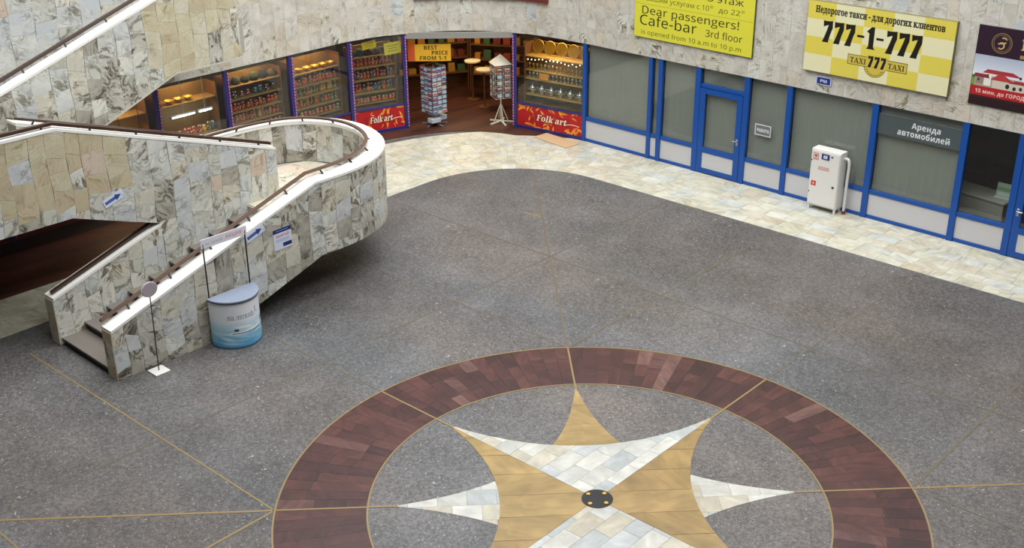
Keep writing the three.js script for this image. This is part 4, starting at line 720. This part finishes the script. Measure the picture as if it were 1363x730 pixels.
wallSign('cafe_sign', 'yellow sign board advertising the cafe-bar on the third floor', 'sign', 1.6, 4.97, 3.085, 4.72, 0.05, canvasTexture(1348, 654, (g, w, h) => {
  g.fillStyle = '#dbd740'; g.fillRect(0, 0, w, h); g.textBaseline = 'alphabetic'; const k = '#2a2a14', k2 = '#55541c';
  fitText(g, 'Уважаемые пассажиры!', 60, 96, 1160, 92, 'sans-serif', 'left', k); fitText(g, 'Кафе-бар', 60, 200, 560, 120, 'sans-serif', 'left', k); fitText(g, '3 этаж', 830, 200, 400, 92, 'sans-serif', 'left', k);
  fitText(g, 'К вашим услугам с 10', 60, 290, 800, 66, 'sans-serif', 'left', k2); g.font = '34px sans-serif'; g.fillText('00', 866, 262); fitText(g, 'до 22', 960, 290, 240, 66, 'sans-serif', 'left', k2); g.font = '34px sans-serif'; g.fillText('00', 1206, 262);
  g.fillStyle = '#8f8c20'; g.fillRect(0, 326, w, 3);
  fitText(g, 'Dear passengers!', 75, 420, 1130, 104, 'sans-serif', 'left', k); fitText(g, 'Cafe-bar', 55, 530, 680, 136, 'sans-serif', 'left', k); fitText(g, '3rd floor', 830, 535, 410, 92, 'sans-serif', 'left', k); fitText(g, 'is opened from 10 a.m to 10 p.m', 80, 622, 1160, 62, 'sans-serif', 'left', k2);
}), std('#4a4a28', 0.5));
wallSign('taxi_billboard', 'yellow checkered taxi billboard with a large black phone number', 'billboard', 6.3, 9.62, 3.08, 4.62, 0.09, canvasTexture(1328, 616, (g, w, h) => {
  g.fillStyle = '#e4e0b6'; g.fillRect(0, 0, w, h); g.fillStyle = '#dccd55'; const cw = w / 5, chh = h / 4; for (let i = 0; i < 5; i++) for (let j = 0; j < 4; j++) if ((i + j) % 2 === 0) g.fillRect(i * cw, j * chh, cw, chh);
  const k = '#14110a'; g.textBaseline = 'alphabetic'; fitText(g, 'Недорогое такси - для дорогих клиентов', 70, 94, 1170, 78, 'bold serif', 'left', k, 4);
  g.fillStyle = k; // blocky sevens and the one
  const seven = (x, y, s) => { g.beginPath(); g.moveTo(x, y + 0.02 * s); g.quadraticCurveTo(x + 0.2 * s, y + 0.05 * s, x + 0.46 * s, y); g.lineTo(x + 0.47 * s, y + 0.34 * s); g.quadraticCurveTo(x + 0.36 * s, y + 0.62 * s, x + 0.3 * s, y + s); g.lineTo(x + 0.0 * s, y + s); g.quadraticCurveTo(x + 0.16 * s, y + 0.62 * s, x + 0.26 * s, y + 0.2 * s); g.lineTo(x + 0.02 * s, y + 0.3 * s); g.closePath(); g.fill(); };
  for (let i = 0; i < 3; i++) { seven(158 + i * 106, 152, 192); seven(748 + i * 110, 152, 198); }
  g.fillRect(482, 232, 66, 20); g.fillRect(658, 232, 66, 20); g.translate(-63, 0); g.beginPath(); g.moveTo(630, 190); g.lineTo(672, 148); g.lineTo(700, 148); g.lineTo(700, 318); g.lineTo(718, 338); g.lineTo(636, 338); g.lineTo(654, 318); g.lineTo(654, 206); g.closePath(); g.fill(); g.translate(63, 0);
  g.fillStyle = '#cdb84a'; g.strokeStyle = '#4a4014'; g.lineWidth = 5; g.beginPath(); g.arc(w / 2 + 10, 470, 100, 0.15, Math.PI - 0.15); g.fill(); g.stroke(); g.fillRect(420, 408, 190, 84); g.strokeRect(420, 408, 190, 84); g.fillRect(770, 408, 190, 84); g.strokeRect(770, 408, 190, 84); g.fillRect(600, 388, 180, 110); 
  fitText(g, 'TAXI', 440, 476, 150, 66, 'bold serif', 'left', k); fitText(g, 'TAXI', 790, 476, 150, 66, 'bold serif', 'left', k); g.fillStyle = k; for (let i = 0; i < 3; i++) seven(606 + i * 58, 392, 100);
  g.fillStyle = '#5a4e1a'; for (let i = 0; i < 9; i++) { const a = 0.5 + i * 0.27; g.fillRect(w / 2 + 10 + Math.cos(a) * 78 - 7, 474 + Math.sin(a) * 78, 13, 8); }
}), std('#77714a', 0.5));
wallSign('estate_poster', 'dark purple poster with gold emblem and a red-roofed house', 'poster', 10.03, 12.9, 3.03, 4.63, 0.03, canvasTexture(1148, 640, (g, w, h) => {
  g.fillStyle = '#2a1428'; g.fillRect(0, 0, w, h);
  g.strokeStyle = '#a58a58'; g.lineWidth = 5; g.beginPath(); g.arc(195, 120, 78, 0, 7); g.stroke(); g.lineWidth = 3; g.beginPath(); g.arc(195, 120, 64, 0, 7); g.stroke();
  g.lineWidth = 11; g.strokeStyle = '#c8ac70'; g.beginPath(); g.arc(207, 100, 24, -0.4, Math.PI + 0.9, true); g.stroke(); g.beginPath(); g.arc(190, 140, 24, -1.9, 2.4); g.stroke(); g.beginPath(); g.moveTo(165, 128); g.lineTo(228, 112); g.stroke();
  fitText(g, 'Р', 345, 150, 72, 110, 'bold serif', 'left', '#d3b877'); g.fillStyle = '#9c8450'; g.fillRect(350, 60, 20, 10); g.fillRect(385, 60, 18, 10); g.fillRect(350, 190, 34, 28); g.fillRect(396, 190, 28, 28);
  const gr = g.createLinearGradient(0, 238, 0, 400); gr.addColorStop(0, '#aeb9cc'); gr.addColorStop(1, '#e2e6ee'); g.fillStyle = gr; g.fillRect(0, 230, w, 190);
  g.fillStyle = '#3f6a30'; g.fillRect(0, 400, w, 120); g.fillStyle = '#6e9a48'; g.beginPath(); g.moveTo(0, 420); g.lineTo(340, 470); g.lineTo(300, 510); g.lineTo(0, 480); g.fill(); g.fillStyle = '#2c4424'; for (let i = 0; i < 40; i++) { g.beginPath(); g.arc(270 + i * 22, 500 - (i % 3) * 8, 14, 0, 7); g.fill(); }
  g.save(); g.translate(0, 128); g.scale(0.62, 0.74); g.fillStyle = '#a79a8c'; g.fillRect(40, 356, 620, 130); g.fillStyle = '#e6e2da'; g.fillRect(160, 316, 92, 150); g.fillStyle = '#cfc4b4'; g.fillRect(270, 380, 420, 110); g.fillStyle = '#8d8274'; g.fillRect(60, 384, 90, 70);
  const roof = (x0, x1, x2, x3, y0, y1, c) => { g.fillStyle = c; g.beginPath(); g.moveTo(x0, y1); g.lineTo(x1, y0); g.lineTo(x2, y0); g.lineTo(x3, y1); g.fill(); };
  roof(10, 40, 190, 235, 344, 384, '#8e3038'); roof(130, 190, 520, 640, 286, 330, '#a8343c'); roof(240, 330, 420, 560, 330, 394, '#b43a40'); roof(470, 560, 800, 900, 366, 400, '#9c3038');
  g.fillStyle = '#2a282e'; for (const [x, y, r] of [[470, 440, 26], [560, 452, 22], [620, 330, 16], [640, 444, 20], [90, 410, 14]]) { g.beginPath(); g.arc(x, y, r, 0, 7); g.fill(); } g.fillRect(196, 340, 20, 34); g.restore();
  g.fillStyle = '#b01f28'; g.beginPath(); g.moveTo(0, 484); g.lineTo(w, 484); g.lineTo(w, 560); g.lineTo(0, 560); g.fill(); g.fillStyle = '#3a1620'; g.fillRect(0, 560, w, 80); g.fillStyle = '#241018'; g.fillRect(0, 578, w, 62);
  fitText(g, '15 мин. до ГОРОДА', 40, 540, 430, 44, 'bold sans-serif', 'left', '#e8c4b8');
}), std('#1d1020', 0.5));
wallSign('room_sign', 'small blue sign with white letters under the taxi billboard', 'sign', 6.62, 6.99, 2.79, 2.985, 0.02, canvasTexture(256, 136, (g, w, h) => { g.fillStyle = '#d8dce8'; g.fillRect(0, 0, w, h); g.fillStyle = '#1a2f86'; g.fillRect(10, 10, w - 20, h - 20); g.textBaseline = 'middle'; fitText(g, 'РМ', 62, 70, 130, 74, 'bold sans-serif', 'left', '#dfe4f4'); }), std('#b9bfd0', 0.5));
{ // sign high over the shop doorway, only its lower edge in view
  const a = facade.near(-2.3, -31.4), b = facade.near(0.8, -30.9), t = thing('shop_sign', 'dark red sign board over the shop doorway, its lower edge showing', 'sign'); const st = []; for (let i = 0; i <= 16; i++) { const s = a - 0.2 + ((b - a + 0.4) * i) / 16; st.push([facade.at(s, 0.09), facade.at(s, 0.018), 3.5, 4.2]); }
  part('board', band(st), std('#6a2a28', 0.5), t);
}
// stickers on the office windows
{
  const mk = (name, label, s0, s1, y0, y1, tex, o = {}) => { const p = rightXZ((s0 + s1) / 2, ZF + 0.007), m = part(name, box(s1 - s0, y1 - y0, 0.003), [M.paper, M.paper, M.paper, M.paper, new THREE.MeshStandardMaterial({ map: tex, roughness: 0.5, ...o }), M.paper], scene); m.position.set(p[0], (y0 + y1) / 2, p[1]); m.rotation.y = -43 * DEG; tag(m, label, 'sticker'); };
  mk('window_sticker', 'small white framed opening sticker on the window right of the blue door', 5.13, 5.56, 1.29, 1.56, canvasTexture(172, 108, (g, w, h) => { g.fillStyle = '#c9ccd0'; g.fillRect(0, 0, w, h); g.fillStyle = '#6d7073'; g.fillRect(10, 10, w - 20, h - 20); g.textBaseline = 'middle'; fitText(g, 'РАБОТА', 20, h / 2 + 2, w - 40, 44, 'bold sans-serif', 'left', '#e6e8ea'); }));
  mk('window_banner', 'dark grey car rental banner with white letters across the office window', 8.15, 9.99, 1.97, 2.42, canvasTexture(736, 180, (g, w, h) => { g.fillStyle = '#4b5558'; g.fillRect(0, 0, w, h); g.textBaseline = 'alphabetic'; fitText(g, 'Аренда', 300, 78, 260, 72, 'bold sans-serif', 'left', '#dfe3e4'); fitText(g, 'автомобилей', 178, 152, 470, 74, 'bold sans-serif', 'left', '#dfe3e4'); }));
}
// ---- white cabinet with a pipe
{
  const t = thing('equipment_cabinet', 'white metal cabinet with red stickers standing against the blue shop front', 'cabinet'); const p = rightXZ(7.2, 0.16); t.position.set(p[0], 0.006, p[1]); t.rotation.y = -43 * DEG;
  const W = 0.72, H = 1.43, D = 0.28, wp = std('#dddcd8', 0.4);
  part('body', rbox(W, H - 0.1, D, 0.012, 0, 0.1 + (H - 0.1) / 2, 0), wp, t);
  const tex = canvasTexture(360, 660, (g, w, h) => { g.fillStyle = '#e2e1dd'; g.fillRect(0, 0, w, h); g.strokeStyle = '#c23a34'; g.lineWidth = 7; g.strokeRect(20, 26, 64, 78); g.fillStyle = '#c8574f'; g.fillRect(32, 38, 40, 34); g.fillRect(30, 82, 44, 12);
    g.fillStyle = '#c46a64'; for (let i = 0; i < 6; i++) g.fillRect(96 + i * 25, 178, 17, 42); g.fillStyle = '#e2e1dd'; for (let i = 0; i < 6; i++) g.fillRect(101 + i * 25, 190, 7, 16);
    g.fillStyle = '#c8322e'; g.fillRect(18, 372, 66, 62); g.fillStyle = '#f2e4e0'; g.beginPath(); g.moveTo(54, 380); g.lineTo(34, 406); g.lineTo(48, 406); g.lineTo(42, 428); g.lineTo(66, 400); g.lineTo(52, 400); g.fill(); });
  const door = part('door', rbox(W - 0.03, H - 0.16, 0.018, 0.005, 0, 0.1 + (H - 0.1) / 2, D / 2 + 0.008), wp, t);
  part('printed_face', box(W - 0.06, H - 0.2, 0.002, 0, 0.1 + (H - 0.1) / 2, D / 2 + 0.0185), [wp, wp, wp, wp, new THREE.MeshStandardMaterial({ map: tex, roughness: 0.4 }), wp], door);
  const scr = part('display', rbox(0.19, 0.13, 0.012, 0.004, 0.0, 1.29, D / 2 + 0.024), std('#24336e', 0.35), t); part('screen', box(0.1, 0.075, 0.004, 0, 1.29, D / 2 + 0.031), std('#c4cae4', 0.4), scr);
  part('lock', merge([cyl(0.022, 0.02, 0, 0, 0, 12).rotateX(Math.PI / 2).translate(0.25, 0.63, D / 2 + 0.026), box(0.05, 0.014, 0.01, 0.24, 0.63, D / 2 + 0.036)]), M.blackMetal, t);
  part('latch', box(0.05, 0.02, 0.012, 0.16, 1.32, D / 2 + 0.024), M.blackMetal, t);
  for (const y of [0.42, 1.16]) part('hinge', box(0.02, 0.03, 0.014, -W / 2 + 0.03, y, D / 2 + 0.02), M.blackMetal, t);
  for (const [x, z] of [[-1, 1], [1, 1], [-1, -1], [1, -1]]) part('leg', box(0.045, 0.11, 0.045, x * (W / 2 - 0.04), 0.055, z * (D / 2 - 0.03)), wp, t);
  part('pipe', tube([[W / 2 - 0.02, 1.28, -0.04], [W / 2 + 0.08, 1.28, -0.04], [W / 2 + 0.11, 1.22, -0.04], [W / 2 + 0.11, 0.7, -0.04], [W / 2 + 0.11, 0.12, -0.04], [W / 2 + 0.11, 0.05, -0.04]], 0.034, 40, 10), std('#d5d6d6', 0.4), t);
  const fl = part('pipe_fitting', merge([cyl(0.045, 0.05, W / 2 + 0.11, 0.05, -0.04, 12), bar([W / 2 + 0.11, 0.06, -0.04], [W / 2 + 0.19, 0.1, 0.0], 0.03)]), std('#7a2a26', 0.5), t); fl.userData.label = 'dark red fitting at the foot of the pipe';
}
// ---- doormat
{ const q = [[0.97, -30.74], [1.82, -29.83], [1.42, -29.47], [0.6, -30.42]]; const m = part('doormat', slab(q.map((p) => p), (x, z, d) => [x, 0.013 + d, z], 0.01, 0.001, 0.003), std('#c3a27c', 0.85), scene); tag(m, 'beige doormat lying before the window right of the shop doorway', 'mat'); }

// ================================================================== THINGS BY THE STAIRS
function stairPlaced(o, u, h, v, turn = 0) { const p = stairXZ(u, v); o.position.set(p[0], h, p[1]); o.rotation.y = TH + turn; return o; }
const arrowTex = canvasTexture(256, 128, (g, w, h) => { g.fillStyle = '#d5dcee'; g.fillRect(0, 0, w, h); g.fillStyle = '#1c4796'; g.beginPath(); g.moveTo(18, 42); g.lineTo(150, 42); g.lineTo(150, 14); g.lineTo(224, 64); g.lineTo(150, 114); g.lineTo(150, 86); g.lineTo(18, 86); g.closePath(); g.fill(); g.fillStyle = '#6f8cc4'; g.fillRect(30, 60, 110, 8); g.fillStyle = '#1c4796'; g.fillRect(232, 96, 12, 12); });
for (const [u, h, v, l] of [[1.385, 2.415, 1.91, 'blue arrow sign on the pale marble wall below the upper handrail'], [2.98, 1.79, 0, 'blue arrow sign on the stair balustrade beside the white notice']]) { const m = part('arrow_sign', box(0.42, 0.16, 0.004), [M.paper, M.paper, M.paper, M.paper, new THREE.MeshStandardMaterial({ map: arrowTex, roughness: 0.5 }), M.paper], scene); stairPlaced(m, u, h, v - 0.008); m.rotateZ(0.34); tag(m, l, 'sign'); }
{ const m = part('wall_notice', box(0.4, 0.41, 0.004), [M.paper, M.paper, M.paper, M.paper, new THREE.MeshStandardMaterial({ roughness: 0.5, map: canvasTexture(200, 210, (g, w, h) => { g.fillStyle = '#d3d9ec'; g.fillRect(0, 0, w, h); g.fillStyle = '#17276c'; g.fillRect(0, 0, w, 42); g.fillStyle = '#7d8cc4'; g.fillRect(30, 17, 140, 8); g.fillStyle = '#c4463c'; fitText(g, 'ЗАЛЕТАЙ', 28, 86, 148, 34, 'bold sans-serif', 'left', '#c45a50'); g.fillStyle = '#b9c2dc'; g.fillRect(24, 104, 150, 30); g.fillStyle = '#17276c'; g.fillRect(98, 152, 98, 38); }) }), M.paper], scene); stairPlaced(m, 3.56, 1.515, -0.006); m.rotateZ(0.02); tag(m, 'white and blue printed notice on the stair balustrade above the shadow', 'notice'); }
// promotion counter with header banner
{
  const t = thing('promotion_counter', 'white and blue half-round promotion counter with a header banner', 'counter'); stairPlaced(t, 2.28, 0.002, -0.09);
  const R = 0.47, Dp = 0.5, H = 0.93, arc = (k, n = 28) => Array.from({ length: n + 1 }, (_, i) => { const a = Math.PI * (i / n); return [Math.cos(a) * R * k, Math.sin(a) * Dp * k]; });
  const st = (y0, y1, k) => arc(k).map((p) => [[p[0], p[1]], [p[0] * 0.96, p[1] * 0.96], y0, y1]);
  const bodyTex = canvasTexture(1024, 512, (g, w, h) => {
    const gr = g.createLinearGradient(0, 0, 0, h); gr.addColorStop(0, '#e6e8ee'); gr.addColorStop(0.42, '#dfe7ef'); gr.addColorStop(0.6, '#a9cfe2'); gr.addColorStop(0.85, '#6fb0d4'); gr.addColorStop(1, '#4f98c6'); g.fillStyle = gr; g.fillRect(0, 0, w, h);
    const r = mulberry(5); for (let i = 0; i < 60; i++) { g.fillStyle = `rgba(255,255,255,${0.1 + r() * 0.25})`; g.beginPath(); g.ellipse(r() * w, h * (0.55 + r() * 0.42), 40 + r() * 120, 4 + r() * 12, 0.06, 0, 7); g.fill(); }
    g.textBaseline = 'alphabetic'; fitText(g, 'на легкой', 250, 196, 340, 82, 'serif', 'left', '#5a5a72'); g.strokeStyle = '#7a5a8a'; g.lineWidth = 6; g.beginPath(); g.moveTo(596, 196); g.quadraticCurveTo(646, 150, 632, 100); g.quadraticCurveTo(606, 140, 670, 176); g.stroke();
    g.save(); g.translate(-290, -84); g.scale(1.22, 1.22); g.fillStyle = '#23344a'; g.beginPath(); g.moveTo(450, 352); g.lineTo(800, 322); g.lineTo(870, 280); g.lineTo(884, 322); g.lineTo(820, 346); g.lineTo(500, 372); g.closePath(); g.fillStyle = '#e8eef2'; g.fill(); g.fillStyle = '#23344a'; g.fillRect(480, 356, 330, 7); g.fillRect(500, 318, 44, 20); g.beginPath(); g.moveTo(820, 322); g.lineTo(884, 262); g.lineTo(900, 310); g.fill(); g.restore();
  });
  { // body with the print wrapped round it
    const pos = [], uv = [], idx = [], A = arc(1, 40); A.forEach((p, i) => { for (const y of [0.03, H - 0.03]) { pos.push(p[0], y, p[1]); uv.push(1 - i / 40, y > 0.5 ? 1 : 0); } }); for (let i = 0; i < 40; i++) { const a = i * 2; idx.push(a, a + 1, a + 2, a + 2, a + 1, a + 3); }
    const g = new THREE.BufferGeometry(); g.setAttribute('position', new THREE.Float32BufferAttribute(pos, 3)); g.setAttribute('uv', new THREE.Float32BufferAttribute(uv, 2)); g.setIndex(idx); g.computeVertexNormals();
    part('printed_wrap', g, new THREE.MeshStandardMaterial({ map: bodyTex, roughness: 0.4, side: THREE.DoubleSide }), t);
    const sh = new THREE.Shape(arc(1.03, 40).map((p) => new THREE.Vector2(p[0], -p[1]))); 
    part('counter_top', new THREE.ExtrudeGeometry(sh, { depth: 0.022, bevelEnabled: true, bevelSize: 0.006, bevelThickness: 0.004, bevelSegments: 2, curveSegments: 12 }).rotateX(-Math.PI / 2).translate(0, H - 0.026, 0), std('#8792a6', 0.4), t);
    part('top_edge', band(arc(1.035, 40).map((p) => [[p[0], p[1]], [p[0] * 0.95, p[1] * 0.95], H - 0.05, H - 0.028])), std('#3a3f4e', 0.4), t);
    part('bottom_edge', band(arc(1.012, 40).map((p) => [[p[0], p[1]], [p[0] * 0.95, p[1] * 0.95], 0, 0.03])), std('#3a5a78', 0.5), t);
    part('back_panel', box(2 * R * 0.94, H - 0.08, 0.015, 0, H / 2, 0.02), M.paper, t);
  }
  for (const s of [-1, 1]) part('banner_pole', cyl(0.013, 1.95, s * 0.43, 0.975, 0.0, 10), M.blackMetal, t);
  part('header_banner', box(0.94, 0.17, 0.012, 0, 1.955, 0.004), [M.paper, M.paper, M.paper, M.paper, new THREE.MeshStandardMaterial({ roughness: 0.5, map: canvasTexture(752, 136, (g, w, h) => { g.fillStyle = '#dcdce6'; g.fillRect(0, 0, w, h); g.textBaseline = 'middle'; fitText(g, 'на легкой', 70, h * 0.56, 280, 56, 'serif', 'left', '#8a90a8'); fitText(g, 'АКЦИЯ', 400, h * 0.5, 270, 74, 'bold sans-serif', 'left', '#cf8fa4'); }) }), M.paper], t);
}
// clear sign stand with oval plate
{
  const t = thing('sign_stand', 'thin floor sign stand with oval plate and square white base', 'sign stand'); stairPlaced(t, 0.65, 0.002, -0.2);
  part('base_plate', rbox(0.28, 0.025, 0.28, 0.006, 0, 0.0125, 0), M.whitePaint, t);
  part('pole', bar([0, 0.02, 0], [0.0, 1.5, 0.07], 0.014), std('#3b3d40', 0.3, { metalness: 0.5 }), t);
  part('oval_plate', new THREE.CylinderGeometry(0.14, 0.14, 0.012, 32).rotateX(Math.PI / 2).scale(1, 0.9, 1).translate(0, 1.58, 0.09), new THREE.MeshStandardMaterial({ color: '#a79ca6', roughness: 0.4 }), t);
  part('plate_back', new THREE.CylinderGeometry(0.15, 0.15, 0.006, 32).rotateX(Math.PI / 2).scale(1, 0.9, 1).translate(0, 1.58, 0.08), M.paper, t);
}

scene.traverse((o) => { if (o.isLight && o.shadow) { o.castShadow = !o.isRectAreaLight; } });
renderer.render(scene, camera);
